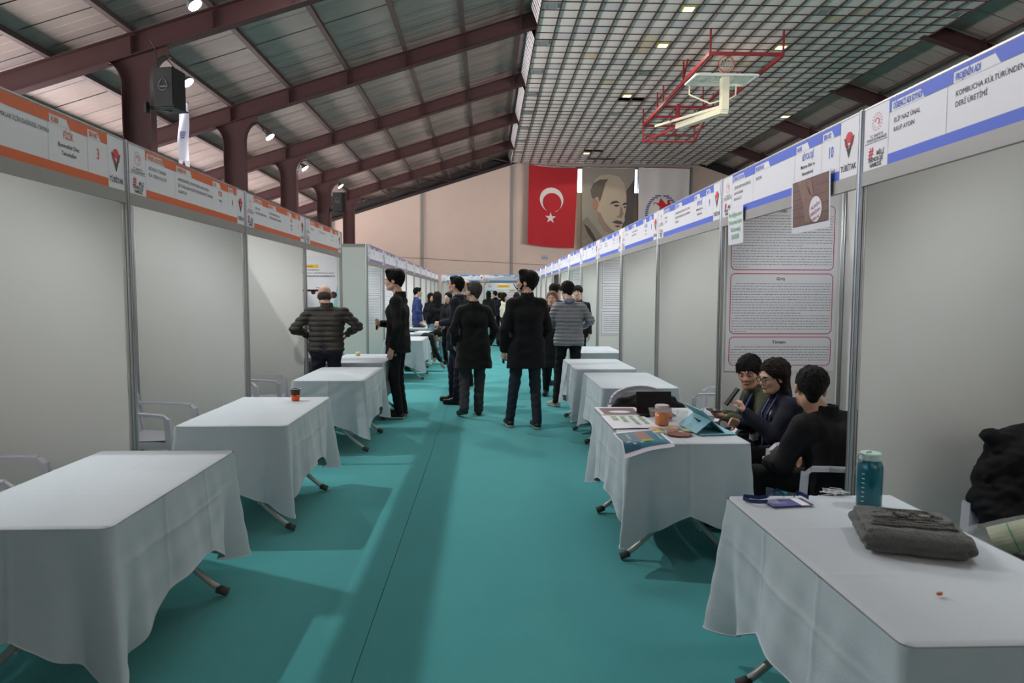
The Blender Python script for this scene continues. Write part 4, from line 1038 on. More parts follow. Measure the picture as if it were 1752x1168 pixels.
class SDF:
    def __init__(s, h): s.h = h; s.P = []; s.post = []
    def cap(s, a, b, ra, rb=None, k=.02, sq=None, q=None):
        rb = ra if rb is None else rb; s.P.append(('cap', np.array(a, float), np.array(b, float), ra, rb, k, q)); return s
    def ell(s, c, r, R=None, k=.02): s.P.append(('ell', np.array(c, float), np.array(r, float), R, k)); return s
    def sub(s, c, r, R=None, k=.01): s.P.append(('sub', np.array(c, float), np.array(r, float), R, k)); return s
    def cut(s, p, n): s.post.append(('cut', np.array(p, float), np.array(n, float)/np.linalg.norm(n))); return s   # keeps n.(x-p) < 0
    def noise(s, amp, fr, seed=0, st=(1, 1, 1)): s.post.append(('noise', amp, fr, seed, st)); return s
    def groove(s, amp, pitch, bend=0): s.post.append(('groove', amp, pitch, bend)); return s
    def mesh(s, name, mat):
        h = s.h; lo = np.full(3, 1e9); hi = -lo
        for p in s.P:
            if p[0] == 'cap':
                r = max(p[3], p[4])+.02; lo = np.minimum(lo, np.minimum(p[1], p[2])-r); hi = np.maximum(hi, np.maximum(p[1], p[2])+r)
            elif p[0] == 'ell':
                r = p[2].max()+.02; lo = np.minimum(lo, p[1]-r); hi = np.maximum(hi, p[1]+r)
        lo -= 2*h; hi += 2*h
        n = np.ceil((hi-lo)/h).astype(int)+1
        f = np.full(n, .05, np.float32)
        ax = [lo[i]+np.arange(n[i])*h for i in range(3)]
        for p in s.P:
            kk = p[5] if p[0] == 'cap' else p[4]
            if p[0] == 'cap': r = max(p[3], p[4])+kk+2*h+.012; a0, a1 = np.minimum(p[1], p[2])-r, np.maximum(p[1], p[2])+r
            else: r = p[2].max()+kk+2*h; a0, a1 = p[1]-r, p[1]+r
            i0 = np.maximum(0, np.floor((a0-lo)/h).astype(int)); i1 = np.minimum(n, np.ceil((a1-lo)/h).astype(int)+1)
            if (i1 <= i0).any(): continue
            X, Y_, Z = np.meshgrid(ax[0][i0[0]:i1[0]], ax[1][i0[1]:i1[1]], ax[2][i0[2]:i1[2]], indexing='ij')
            Q = np.stack([X, Y_, Z], -1)
            if p[0] == 'cap':
                ba = p[2]-p[1]; L = max(1e-6, ba@ba); t = np.clip(((Q-p[1])@ba)/L, 0, 1)
                rad = p[3]+(p[4]-p[3])*t
                if p[6]: rad = rad + p[6][0]*(np.abs(np.sin(t*math.sqrt(L)/p[6][1]*PI))**.6-.6)
                d = np.sqrt(((Q-p[1]-t[..., None]*ba)**2).sum(-1))-rad
            else:
                W_ = Q-p[1]
                if p[3] is not None: W_ = W_@p[3]
                k0 = np.sqrt(((W_/p[2])**2).sum(-1)); k1 = np.sqrt(((W_/p[2]**2)**2).sum(-1))
                d = k0*(k0-1)/np.maximum(k1, 1e-6)
            sl = (slice(i0[0], i1[0]), slice(i0[1], i1[1]), slice(i0[2], i1[2])); g = f[sl]
            if p[0] == 'sub':
                d = -d; hh = np.maximum(kk-np.abs(g-d), 0)/kk; f[sl] = np.maximum(g, d)+hh*hh*kk/4
            else:
                hh = np.maximum(kk-np.abs(g-d), 0)/kk; f[sl] = np.minimum(g, d)-hh*hh*kk/4
        if s.post:
            X, Y_, Z = np.meshgrid(*ax, indexing='ij', sparse=True)
            for p in s.post:
                if p[0] == 'noise':
                    _, am, fr, sd, st = p; fx_, fy_, fz_ = fr*st[0], fr*st[1], fr*st[2]
                    f += am*(np.sin(X*fx_+2.1*np.sin(Z*fz_*.63+sd)+sd)*np.sin(Z*fz_+1.7*np.sin(Y_*fy_*.8+sd*2))+.6*np.sin(Y_*fy_*1.3+Z*fz_*1.9+1.5*np.sin(X*fx_*1.1+sd)))
                elif p[0] == 'groove': f += p[1]*(1-np.abs(np.sin((Z+p[3]*X*X)/p[2]*PI))**.55)+0*X+0*Y_
                else: f = np.maximum(f, (X-p[1][0])*p[2][0]+(Y_-p[1][1])*p[2][1]+(Z-p[1][2])*p[2][2])
        f[0] = f[-1] = 1; f[:, 0] = f[:, -1] = 1; f[:, :, 0] = f[:, :, -1] = 1
        vs, fs = nets(f, lo, h)
        me = bpy.data.meshes.new(name)
        me.vertices.add(len(vs)); me.vertices.foreach_set('co', vs.astype(np.float32).ravel())
        me.loops.add(len(fs)*4); me.loops.foreach_set('vertex_index', fs.astype(np.int32).ravel())
        me.polygons.add(len(fs)); me.polygons.foreach_set('loop_start', np.arange(0, len(fs)*4, 4, dtype=np.int32))
        me.polygons.foreach_set('use_smooth', np.ones(len(fs), bool)); me.update(calc_edges=True)
        me.materials.append(mat)
        return me
    def build(s, name, mat, parent=None, **k): return setp(link(name, s.mesh(name, mat), parent), **k)

SK = {'a': M('skin_light', (206, 164, 144), .5, var=.06, scale=30, spec=.4), 'b': M('skin_olive', (192, 146, 122), .5, var=.06, scale=30, spec=.4)}
hair_m = {'black': M('hair_black', (13, 11, 10), .75, spec=.2, var=.3, scale=60, bump=.6, bscale=160, stretch=(1, 1, .25)), 'grey': M('hair_grey', (70, 66, 64), .8, spec=.2, var=.35, scale=60, bump=.6, bscale=160, stretch=(1, 1, .25)),
          'brown': M('hair_brown', (30, 21, 17), .75, spec=.2, var=.3, scale=60, bump=.6, bscale=160), 'fair': M('hair_auburn', (118, 74, 50), .55, var=.3, scale=60, bump=.6, bscale=160), 'white': M('hair_white', (150, 146, 142), .6, var=.2, scale=60, bump=.5, bscale=160)}
FAB = dict(black=M('cloth_black', (22, 22, 25), .85, var=.15, scale=30, bump=.15, bscale=250, spec=.25), coat=M('cloth_coat_black', (27, 28, 29), .95, var=.2, scale=60, bump=.3, bscale=350, spec=.15, sheen=.15),
           navy=M('cloth_navy', (28, 30, 44), .85, var=.12, scale=30, bump=.1, bscale=200, spec=.25), jeans=M('cloth_dark_denim', (26, 34, 46), .85, var=.2, scale=20), light=M('cloth_light_denim', (118, 148, 162), .85, var=.15, scale=8),
           puff=M('puffer_dark_olive', (44, 41, 36), .75, var=.12, scale=20, bump=.3, bscale=40), grey=M('puffer_grey', (120, 122, 128), .5, var=.08, scale=20, bump=.25, bscale=40), green=M('coat_green', (62, 68, 44), .8, var=.15, scale=25, bump=.2, bscale=60),
           cream=M('cloth_cream', (214, 210, 190), .9, var=.06, scale=30, bump=.4, bscale=120), charcoal=M('cloth_charcoal', (52, 53, 56), .9, var=.12, scale=40), white=M('cloth_white', (220, 222, 226), .8, var=.03), blue=M('cloth_blue', (34, 52, 104), .85, var=.12), tan=M('cloth_tan', (150, 130, 100), .85, var=.1))
shoe_m = M('shoe_black', (20, 19, 19), .45, var=.1); sole_w = M('sole_white', (196, 192, 184), .7, var=.05); shoe_g = M('shoe_sage', (158, 160, 140), .7, var=.08)
eye_w = M('eye_white', (215, 208, 204), .3, var=0); iris_m = M('iris_dark', (30, 20, 16), .25, var=0); lip_m = M('lip', (158, 92, 84), .5, var=0)
lany_m = M('lanyard_blue', (34, 66, 116), .6, var=.1)
BASE = dict(P=V(0, 0, .95), C=V(0, .0, 1.27), N=V(0, -.02, 1.46), H=V(0, .02, 1.63), SL=V(-.172, -.01, 1.405), SR=V(.172, -.01, 1.405), EL=V(-.225, -.04, 1.12), ER=V(.225, -.04, 1.12), WL=V(-.235, .04, .87), WR=V(.235, .04, .87),
            HL=V(-.09, 0, .93), HR=V(.09, 0, .93), KL=V(-.10, .03, .50), KR=V(.10, .03, .50), AL=V(-.10, -.03, .09), AR=V(.10, -.03, .09))
def Rm(y=0, p=0, r=0):
    y, p, r = [math.radians(a) for a in (y, p, r)]
    return np.array((Matrix.Rotation(y, 3, 'Z') @ Matrix.Rotation(p, 3, 'X') @ Matrix.Rotation(r, 3, 'Y')))
def nrm(v): return v/max(1e-9, np.linalg.norm(v))
def hand(s, W_, d, n, side, curl=.5, sc_=1., h=.006):
    d = nrm(d); n = nrm(n-d*(n@d)); a = np.cross(d, n)*side      # a points to the thumb side
    k = .008
    for i, off in enumerate((.028, .010, -.008, -.026)):
        b = W_+d*.088*sc_+a*off*sc_
        s.cap(W_+d*.01+a*off*.5*sc_, b, .015*sc_, .0125*sc_, k=.012)
        L = (.070, .078, .072, .056)[i]*sc_; c1 = curl*.8; c2 = curl*1.9; c3 = curl*2.7
        p1 = b+(d*math.cos(c1)+n*math.sin(c1))*L*.45; p2 = p1+(d*math.cos(c2)+n*math.sin(c2))*L*.32; p3 = p2+(d*math.cos(c3)+n*math.sin(c3))*L*.23
        r = (.0088, .0090, .0086, .0076)[i]*sc_
        s.cap(b, p1, r*1.05, r, k=.004).cap(p1, p2, r, r*.92, k=.004).cap(p2, p3, r*.92, r*.82, k=.004)
    t0 = W_+d*.025*sc_+a*.022*sc_; t1 = t0+(d*.6+a*.75+n*.25)*.042*sc_; t2 = t1+(d*.85+a*.25+n*.45)*.032*sc_; t3 = t2+(d*.8+n*.5)*.022*sc_
    s.cap(t0, t1, .015*sc_, .0115*sc_, k=.01).cap(t1, t2, .0112*sc_, .010*sc_, k=.004).cap(t2, t3, .0098*sc_, .0085*sc_, k=.004)

def head(t, s, H, R, N, sc_, hair='black', style='short', detail=1, beard=None, glasses=False, skin='a', female=False, vox=.006, cap_=False):
    """adds the head to the body SDF s and builds hair, eyes ... as parts of t"""
    L = lambda x, y, z: H+R@(V(x, y, z)*sc_)
    Lr = lambda v: v
    s.cap(N+V(0, 0, -.02), L(0, -.02, -.07), (.052 if female else .060)*sc_, (.050 if female else .056)*sc_, k=.03)
    s.ell(L(0, -.018, .035), V(.074, .095, .080)*sc_, R, k=.02).ell(L(0, .028, -.02), V(.060, .064, .082)*sc_, R, k=.03)
    s.ell(L(0, .046, -.078), V(.043, .038, .030)*sc_, R, k=.03).ell(L(0, .078, -.092), V(.020, .016, .016)*sc_, R, k=.018).cap(L(-.05, .01, -.062), L(-.025, .06, -.092), .016*sc_, k=.02).cap(L(.05, .01, -.062), L(.025, .06, -.092), .016*sc_, k=.02)
    s.cap(L(-.034, .080, .020), L(.034, .080, .020), .010*sc_, k=.02)
    s.cap(L(0, .084, .008), L(0, .106, -.026), .008*sc_, .012*sc_, k=.012).cap(L(-.012, .094, -.030), L(.012, .094, -.030), .008*sc_, k=.01)
    s.cap(L(-.042, .062, -.022), L(-.030, .070, -.030), .016*sc_, k=.02).cap(L(.042, .062, -.022), L(.030, .070, -.030), .016*sc_, k=.02)
    s.sub(L(-.031, .098, .002), V(.016, .014, .010)*sc_, R, k=.012).sub(L(.031, .098, .002), V(.016, .014, .010)*sc_, R, k=.012)
    s.cap(L(-.016, .090, -.058), L(.016, .090, -.058), .0075*sc_, k=.008)
    for sx in (-1, 1):
        s.ell(L(sx*.077, -.006, -.008), V(.011, .021, .033)*sc_, R, k=.008).sub(L(sx*.088, .0, -.006), V(.006, .010, .018)*sc_, R, k=.004)
    if detail:
        e = MB(); ir = MB(); bw_ = MB()
        for sx in (-1, 1):
            c = L(sx*.031, .0795, .002)
            bm = bmesh.new(); bmesh.ops.create_uvsphere(bm, u_segments=12, v_segments=8, radius=.0092*sc_)
            for i, v in enumerate(bm.verts): v.index = i
            m_ = MB().add([Vector(c)+v.co for v in bm.verts], [[v.index for v in f.verts] for f in bm.faces]); bm.free()
            m_.build('eye', eye_w, t, smooth=True)
            c2 = L(sx*.031, .0855, .0005); e = MB()
            e.tube([Vector(c2), Vector(L(sx*.031, .0893, .0005))],   .0060*sc_, 10).build('iris', iris_m, t)
            m_ = MB().tube([L(sx*.014, .0935, .020), L(sx*.030, .0945, .026), L(sx*.050, .082, .020)], [.0028*sc_, .0036*sc_, .002*sc_], 6)
            m_.build('eyebrow', hair_m['black' if hair != 'fair' else 'fair'], t)
        MB().tube([L(-.020, .0955, -.0575), L(-.008, .1000, -.0555), L(0, .1005, -.057), L(.008, .1000, -.0555), L(.020, .0955, -.0575)], [.002*sc_, .0042*sc_, .004*sc_, .0042*sc_, .002*sc_], 6).build('lips', lip_m, t, smooth=True)
    if beard:
        b = SDF(vox); b.ell(L(0, .048, -.076), V(.047, .046, .036)*sc_, R, k=.02)
        for sx in (-1, 1): b.cap(L(sx*.068, .012, -.015), L(sx*.052, .035, -.07), .009*sc_, .016*sc_, k=.02)
        b.cap(L(-.022, .093, -.044), L(.022, .093, -.044), .0065*sc_, k=.004)
        b.sub(L(0, .105, -.060), V(.020, .02, .008)*sc_, R, k=.004).noise(.0012, 300, 2)
        b.build('beard', hair_m[beard], t)
    hs = SDF(vox); hm = hair_m[hair]
    if style in ('short', 'long', 'curly', 'bun', 'fringe', 'wavy'):
        e = {'short': .010, 'fringe': .016, 'long': .014, 'curly': .035, 'bun': .01, 'wavy': .020}[style]
        hs.ell(L(0, -.024, .042), (V(.076, .094, .080)+e)*sc_, R, k=.02)
        if style in ('short', 'fringe', 'wavy'):
            hs.cap(L(0, -.078, .0), L(0, -.068, -.05), .046*sc_, .034*sc_, k=.03)
            for sx in (-1, 1): hs.cap(L(sx*.072, .006, .03), L(sx*.074, .012, -.005), .010*sc_, .006*sc_, k=.02)
        for sx in (-1, 1): hs.sub(L(sx*.086, .006, -.022), V(.02, .026, .034)*sc_, R, k=.008) if style in ('short', 'fringe', 'wavy') else None
        # face opening
        zt = {'short': .075, 'fringe': .045, 'long': .07, 'curly': .06, 'bun': .07, 'wavy': .065}[style]
        hs.sub(L(0, .105, zt-.095), V(.074, .070, .096)*sc_, R, k=.012)
        hs.sub(L(0, .06, -.115), V(.10, .085, .075)*sc_, R, k=.02)
        if style == 'fringe':
            for q in range(7): hs.cap(L(-.06+.02*q, .055, .085), L(-.064+.021*q, .088-.0*q, .032+.006*math.sin(q*2)), .013*sc_, .006*sc_, k=.01)
        if style == 'wavy': hs.cap(L(-.04, .055, .11), L(.05, .03, .118), .034*sc_, k=.03).cap(L(-.05, -.07, .08), L(.05, -.07, .08), .05*sc_, k=.03)
        if style == 'short': hs.cap(L(-.035, .062, .092), L(.04, .055, .095), .022*sc_, k=.03)
        if style in ('long', 'curly'):
            ln = -.24 if style == 'long' else -.20; r0 = .05 if style == 'long' else .075
            hs.P = [p for p in hs.P]
            for sx in (-1, 1):
                hs.cap(L(sx*.058, -.03, .02), L(sx*(.060 if style == 'long' else .075), -.02, ln), r0*.7*sc_, r0*.62*sc_, k=.03)
            hs.cap(L(0, -.07, .0), L(0, -.075, ln), r0*sc_, r0*.9*sc_, k=.04)
        if detail:
            rg = random.Random(int(abs(H[2])*1e4)+int(abs(sc_)*1e3)); nt_ = {'short': 70, 'fringe': 90, 'wavy': 80, 'long': 60, 'curly': 0, 'bun': 0}[style]
            for _ in range(nt_):
                az = rg.uniform(-PI, PI); el_ = rg.uniform(.15, 1.35)
                ex = V(.076+e, .094+e, .080+e)
                dd = V(math.sin(az)*math.cos(el_), math.cos(az)*math.cos(el_), math.sin(el_))
                if dd[1] > .55 and dd[2] < .55: continue
                d2 = nrm(V(math.sin(az+rg.uniform(-.25, .25))*math.cos(el_-.35), math.cos(az)*math.cos(el_-.35), math.sin(el_-.35)))
                p0 = V(0, -.024, .042)+dd*ex*.97; p1 = V(0, -.024, .042)+d2*ex*(1.0+rg.uniform(.0, .07 if style != 'short' else .03))
                hs.cap(L(*p0), L(*p1), rg.uniform(.007, .012)*sc_, .0035*sc_, k=.004)
        hs.noise(.0016 if style in ('short', 'fringe') else (.005 if style == 'curly' else .0028), 170 if style != 'curly' else 110, 1)
    elif style == 'bald':
        hs.ell(L(0, -.036, -.022), V(.079, .082, .062)*sc_, R, k=.02)
        hs.sub(L(0, .10, -.02), V(.09, .085, .12)*sc_, R, k=.01).sub(L(0, .04, -.12), V(.08, .08, .06)*sc_, R, k=.01)
        for sx in (-1, 1): hs.sub(L(sx*.086, .0, -.015), V(.016, .022, .03)*sc_, R, k=.006)
        hs.noise(.0012, 200, 1)
    hs.build('hair', hm, t)
    if glasses:
        g = MB()
        for sx in (-1, 1):
            g.tube([L(sx*.032+.024*math.cos(a), .103, .001+.019*math.sin(a)) for a in np.linspace(0, 2*PI, 17)], .0016*sc_*(1.4 if glasses == 'big' else 1), 5)
            g.tube([L(sx*.056, .100, .004), L(sx*.078, .06, .006), L(sx*.082, -.005, .002)], .0016*sc_, 5)
        g.tube([L(-.008, .104, .004), L(.008, .104, .004)], .0015*sc_, 5)
        g.build('glasses', M('glasses_frame', (60, 56, 56) if glasses != 'big' else (170, 165, 160), .3, .7), t)

def figure(label, pos, heading, Hh=1.75, over={}, vox=.008, skin='a', top='jacket', topmat='black', hem=.80, flare=.0, legs='black', legr=(.088, .062, .052), hr=(0, 0, 0), hair='black', style='short', glasses=False, beard=None,
           handL=None, handR=None, shoes=('plain', 'plain'), detail=1, fat=1., female=False, cuff=.02, collar='jacket', group=None, cutleg=None, quilt=None, sleeve=1., seated=False, inner=None):
    k = Hh/1.75
    J = {a: b.copy()*k for a, b in BASE.items()}
    if female:
        for a in ('SL', 'SR'): J[a][0] *= .90
    for a, b in over.items(): J[a] = V(*b)
    t = empty('person', (pos[0], pos[1], 0), -math.radians(heading), label=label, cat='person', group=group)
    R = Rm(*hr)
    b = SDF(vox)
    P, C, N = J['P'], J['C'], J['N']
    # body (one continuous surface)
    b.cap(P, C, .075*k, .085*k, k=.04).cap(C, N, .07*k, .045*k, k=.04)
    for s_ in 'LR':
        b.cap(N+V(0, 0, -.03*k), J['S'+s_], .04*k, .045*k, k=.03).cap(J['S'+s_], J['E'+s_], .042*k, .036*k, k=.02).cap(J['E'+s_], J['W'+s_], .036*k, .026*k, k=.02)
        b.cap(J['H'+s_], J['K'+s_], .07*k, .048*k, k=.03).cap(J['K'+s_], J['A'+s_], .046*k, .034*k, k=.02)
        toe = J.get('T'+s_, J['A'+s_]+V(0, .15*k, -.05*k)); b.cap(J['A'+s_]+V(0, 0, -.03*k), toe, .034*k, .026*k, k=.02)
        hd = (handL if s_ == 'L' else handR) or {}
        side = 1 if s_ == 'R' else -1
        d = V(*hd['d']) if 'd' in hd else J['W'+s_]-J['E'+s_]
        n = V(*hd['n']) if 'n' in hd else V(-side, .25, 0)
        hand(b, J['W'+s_], d, n, -side if 'n' not in hd or not hd.get('flip') else side, hd.get('curl', .38), k*(.9 if female else 1), vox)
    head(t, b, J['H'], R, N, 1.035*k**.4*(.94 if female else 1), hair, style, detail, beard, glasses, skin, female, vox)
    b.build('body', SK[skin], t)
    # trousers
    if legs:
        tr = SDF(vox*1.15)
        up = P+V(0, 0, .10*k) if not seated else P+V(0, 0, .08)
        tr.cap(J['HL'], J['HR'], .098*k*fat**.5, k=.04).cap(J['HL']+V(0, 0, .02), up+V(-.07*k, 0, 0), .094*k*fat**.5, .088*k*fat**.5, k=.04).cap(J['HR']+V(0, 0, .02), up+V(.07*k, 0, 0), .094*k*fat**.5, .088*k*fat**.5, k=.04)
        for s_ in 'LR':
            A = J['A'+s_]; Kn = J['K'+s_]
            tr.cap(J['H'+s_], Kn, legr[0]*k*fat**.5, legr[1]*k, k=.03).cap(Kn, A+(A-Kn)*.02, legr[1]*k, legr[2]*k, k=.03)
        tr.noise(.0035, 22, Hh*7, (1, 1, 1.6))
        tr.build('trousers', FAB[legs], t)
    for s_, st in zip('LR', shoes):
        A = J['A'+s_]; toe = J.get('T'+s_, A+V(0, .16*k, -.045*k)); d = nrm((toe-A)*V(1, 1, 0)+V(1e-4, 1e-4, 0)); g0 = min(A[2], toe[2])
        tz = toe[2]-.035*k
        sh = SDF(vox); heel = A+V(0, 0, -.045*k)-d*.025*k
        sh.cap(heel, toe, .040*k, .034*k, k=.02).cap(A+V(0, 0, .0), A+d*.07*k+V(0, 0, -.035*k), .042*k, .034*k, k=.02)
        dn = nrm(toe-heel); upn = nrm(V(0, 0, 1)-dn*dn[2])
        sh.cut(heel-upn*.020*k, -upn)
        so = sh.build('shoe', shoe_g if st == 'sage' else shoe_m, t)
        ml = SDF(vox); ml.cap(heel, toe, .046*k, .041*k, k=.01).cut(heel-upn*.016*k, upn).cut(heel-upn*.042*k, -upn)
        ml.build('sole', sole_w if st in ('white', 'sage') else shoe_m, so)
    # upper garment
    if top:
        g = SDF(vox*1.1); fm = fat*k
        w = P+(C-P)*.45
        lat = nrm(J['SR']-J['SL'])
        th = {'coat': .004, 'jacket': .002, 'puffer': .008, 'knit': -.004}[top]
        q = quilt
        for sg, s_ in ((-1, 'L'), (1, 'R')):
            hp = P+lat*sg*.085*fm
            g.cap(hp, w+lat*sg*.070*fm, .104*fm+th, .098*fm+th, k=.05).cap(w+lat*sg*.070*fm, C+lat*sg*.080*fm, .098*fm+th, .106*fm+th, k=.05)
            g.cap(C+lat*sg*.080*fm, J['S'+s_]-lat*sg*.035*k+V(0, 0, -.02*k), .104*fm+th, .058*k+th, k=.05)
            g.cap(N+V(0, 0, -.010*k), J['S'+s_]+V(0, 0, -.016*k), .052*k, .050*k+th, k=.04)
            g.cap(J['S'+s_]+V(0, 0, -.012*k), J['E'+s_], (.061*k+th)*sleeve, (.050*k+th)*sleeve, k=.025).cap(J['E'+s_], J['W'+s_]-nrm(J['W'+s_]-J['E'+s_])*cuff, (.050*k+th)*sleeve, (.040*k+th)*sleeve, k=.025)
            if hem < P[2]-.04 and not seated:
                g.cap(hp, V(hp[0]*(1+flare), hp[1], hem-.12), .108*fm+th, (.116+flare*.1)*fm+th, k=.05)
                g.cap(P, V(P[0], P[1], hem-.12), .11*fm+th, (.12+flare*.1)*fm+th, k=.05)
        if seated: g.cut((0, 0, hem), (0, 0, -1))
        else: g.cut((0, 0, hem), (0, .0, -1))
        g.cap(C, N+V(0, 0, -.015*k), .098*fm+th, .064*k+th*.5, k=.04)
        if q: g.groove(q[0], q[1], q[2] if len(q) > 2 else 0)
        g.noise(.0040 if not q else .002, 17, Hh*5+heading*.01, (1, 1, 1.3))
        for s_ in 'LR':      # open cuffs
            pass
        go = g.build(top if top != 'knit' else 'sweater', FAB[topmat], t)
        c = SDF(vox)
        if collar:
            hN = J['H']-N; base = N+V(0, -.005, .005)*k
            for a in np.linspace(0, 2*PI, 13)[:-1]:
                if collar != 'stand' and abs(math.atan2(math.sin(a-PI/2), math.cos(a-PI/2))) < .45: continue
                p0 = base+V(math.cos(a)*.070, math.sin(a)*.066, -.012)*k; p1 = base+V(math.cos(a)*.063, math.sin(a)*.062, .040 if collar != 'stand' else .050)*k
                c.cap(p0, p1, .013*k, .009*k, k=.03)
            c.build('collar', FAB[topmat], t)
        if inner:
            i_ = SDF(vox)
            for a in np.linspace(0, 2*PI, 15)[:-1]:
                p0 = N+V(math.cos(a)*.066, math.sin(a)*.064, .0)*k; i_.cap(p0, p0+V(0, 0, .072 if inner == 'white' else .02)*k, .008*k, .006*k, k=.02)
            i_.build('shirt_collar', FAB[inner], t)
    return t, J, R

# ------------------------------------------------------------ people
figure('balding man in a dark quilted puffer jacket leaning into the last orange booth', (-1.90, 8.02), -4, 1.72, dict(C=(0, .06, 1.24), N=(0, .10, 1.42), H=(-.04, .19, 1.56), SL=(-.20, .06, 1.37), SR=(.20, .06, 1.37), EL=(-.36, .0, 1.17), ER=(.37, .0, 1.20), WL=(-.22, .24, 1.08), WR=(.22, .24, 1.10)),
       vox=.0075, top='puffer', topmat='puff', hem=.90, legs='navy', hr=(8, -22, 0), hair='grey', style='bald', fat=1.12, quilt=(.016, .060), collar='stand', sleeve=1.05, detail=0)
t, J, R = figure('young man in a black blazer and trousers standing in profile by the purple booths', (-1.13, 8.62), -84, 1.875, dict(WR=(.05, .25, 1.21), ER=(.25, .04, 1.17), EL=(-.245, -.05, 1.19), WL=(-.24, .02, .925), H=(0, .05, 1.755)),
       vox=.0065, top='jacket', topmat='black', hem=.84, hr=(4, -4, 0), hair='black', style='wavy', handL=dict(curl=.35), handR=dict(d=(-.9, .2, .15), n=(0, -1, .1), curl=.75), shoes=('white', 'white'), fat=1.06, flare=.1)
MB().tube([(-.02, .27, 1.13), (-.01, .27, 1.27)], .014, 8).build('microphone', black_pl, t)
figure('man in a dark navy suit coat with glasses and white collar, looking up left', (-.43, 9.75), -78, 1.84, dict(EL=(-.27, -.02, 1.21), WL=(-.14, .20, 1.17), ER=(.26, 0, 1.2), WR=(.16, .2, 1.15), KL=(-.1, -.05, .53), AL=(-.12, -.02, .09), KR=(.1, .10, .53), AR=(.14, .10, .09)),
       vox=.0072, top='coat', topmat='navy', hem=.78, legs='navy', hr=(-4, 9, 0), hair='black', style='short', glasses=True, inner='white', handL=dict(d=(.3, .9, -.1), n=(.8, 0, -.4), curl=.9), flare=.05, fat=1.02)
figure('grey-haired man in a long black overcoat walking away with grey trousers', (-.17, 8.74), -12, 1.735, dict(EL=(-.275, -.05, 1.12), ER=(.275, -.05, 1.12), WL=(-.23, .12, .93), WR=(.235, .12, .93), AL=(-.14, -.10, .13), KL=(-.11, .06, .50), TL=(-.19, .03, .045), AR=(.07, .02, .09), KR=(.09, .06, .5)),
       vox=.007, top='coat', topmat='coat', hem=.63, legs='charcoal', hr=(34, 3, 0), hair='grey', style='short', beard='white', flare=.25, fat=1.06, legr=(.095, .072, .062))
t, J, R = figure('bearded young man in a long black coat and dark jeans, back to the camera', (.47, 7.92), -14, 1.85, dict(EL=(-.275, -.03, 1.17), WL=(-.265, .06, .925), ER=(.27, 0, 1.18), WR=(.22, .16, .98), KL=(-.13, .05, .53), AL=(-.17, .10, .09), AR=(.11, -.09, .09), KR=(.11, .0, .53)),
       vox=.0068, top='coat', topmat='black', hem=.72, legs='jeans', hr=(62, 6, 0), hair='black', style='wavy', beard='black', handL=dict(curl=.9, d=(.05, .35, -.95)), shoes=('white', 'white'), flare=.12, fat=1.03, collar='stand')
MB().obox((-.245, .13, .84), (.012, .075, .15), b=.004).build('phone', black_pl, t)
figure('woman with auburn hair half hidden behind the bearded man, facing the camera', (1.02, 10.45), 196, 1.63, {}, vox=.009, top='coat', topmat='black', hem=.45, legs='black', hair='fair', style='long', female=True, hr=(0, 2, 0))
t, J, R = figure('person in a light grey quilted puffer jacket seen from behind', (1.16, 9.42), 6, 1.765, dict(EL=(-.27, .02, 1.20), ER=(.30, .02, 1.22), WL=(-.16, .24, 1.12), WR=(.20, .26, 1.12), H=(-.03, .08, 1.63), KL=(-.14, .10, .50), AL=(-.17, -.02, .09), TL=(-.27, .08, .035)),
       vox=.007, top='puffer', topmat='grey', hem=.87, legs='black', hr=(24, -18, 0), hair='black', style='fringe', shoes=('sage', 'sage'), quilt=(.013, .052), collar='stand', fat=1.03, sleeve=1.05)
MB().tube([(-.062, -.075, 1.50), (-.05, -.10, 1.475), (0, -.112, 1.465), (.05, -.10, 1.475), (.062, -.075, 1.50)], .010, 6).build('lanyard', lany_m, t)
figure('person in a black cap standing behind the auburn-haired woman', (1.17, 11.6), 40, 1.77, {}, vox=.011, hair='black', style='short', detail=0, collar='stand', top='coat', hem=.7)
figure('dark-haired youth bending over at the booth right of the grey puffer jacket', (1.70, 12.5), 200, 1.74, {}, vox=.011, hair='black', style='fringe', detail=1, top='jacket', topmat='black')
figure('bald man standing between the man with glasses and the grey-haired man', (-.35, 11.5), -70, 1.83, {}, vox=.010, hair='white', style='bald', detail=1, top='jacket', topmat='navy', beard='white')
figure('woman with curly dark hair, black jacket and wide light blue jeans', (-1.20, 16.4), -16, 1.62, dict(AL=(-.17, 0, .08), AR=(.19, 0, .08), KL=(-.14, .02, .47), KR=(.15, .02, .47)), vox=.011, hair='brown', style='curly', female=True, legs='light', legr=(.11, .12, .125), top='puffer', topmat='black', hem=.86, detail=0, fat=1.1)
figure('child in a dark jacket crouching by the purple booth table, reaching to the floor', (-1.52, 13.92), 88, 1.45, dict(P=(0, 0, .50), C=(0, .26, .70), N=(0, .40, .76), H=(0, .50, .73), SL=(-.14, .38, .73), SR=(.14, .38, .73), EL=(-.18, .42, .48), ER=(.17, .46, .44), WL=(-.12, .44, .26), WR=(.12, .60, .16), HL=(-.08, 0, .48), HR=(.08, 0, .48), KL=(-.13, .22, .28), KR=(.13, .22, .28), AL=(-.12, -.12, .08), AR=(.12, -.12, .08), TL=(-.12, .0, .04), TR=(.12, .0, .04)),
       vox=.009, hr=(0, -48, 0), hair='black', style='short', seated=True, hem=.2, top='puffer', topmat='coat', legs='black', fat=.85, collar='stand')
figure('person in a dark blue open jacket inside the fourth purple booth', (-1.86, 18.15), 70, 1.76, {}, vox=.012, hair='black', style='short', top='coat', topmat='blue', inner='cream', legs='black', detail=0, hem=.75)
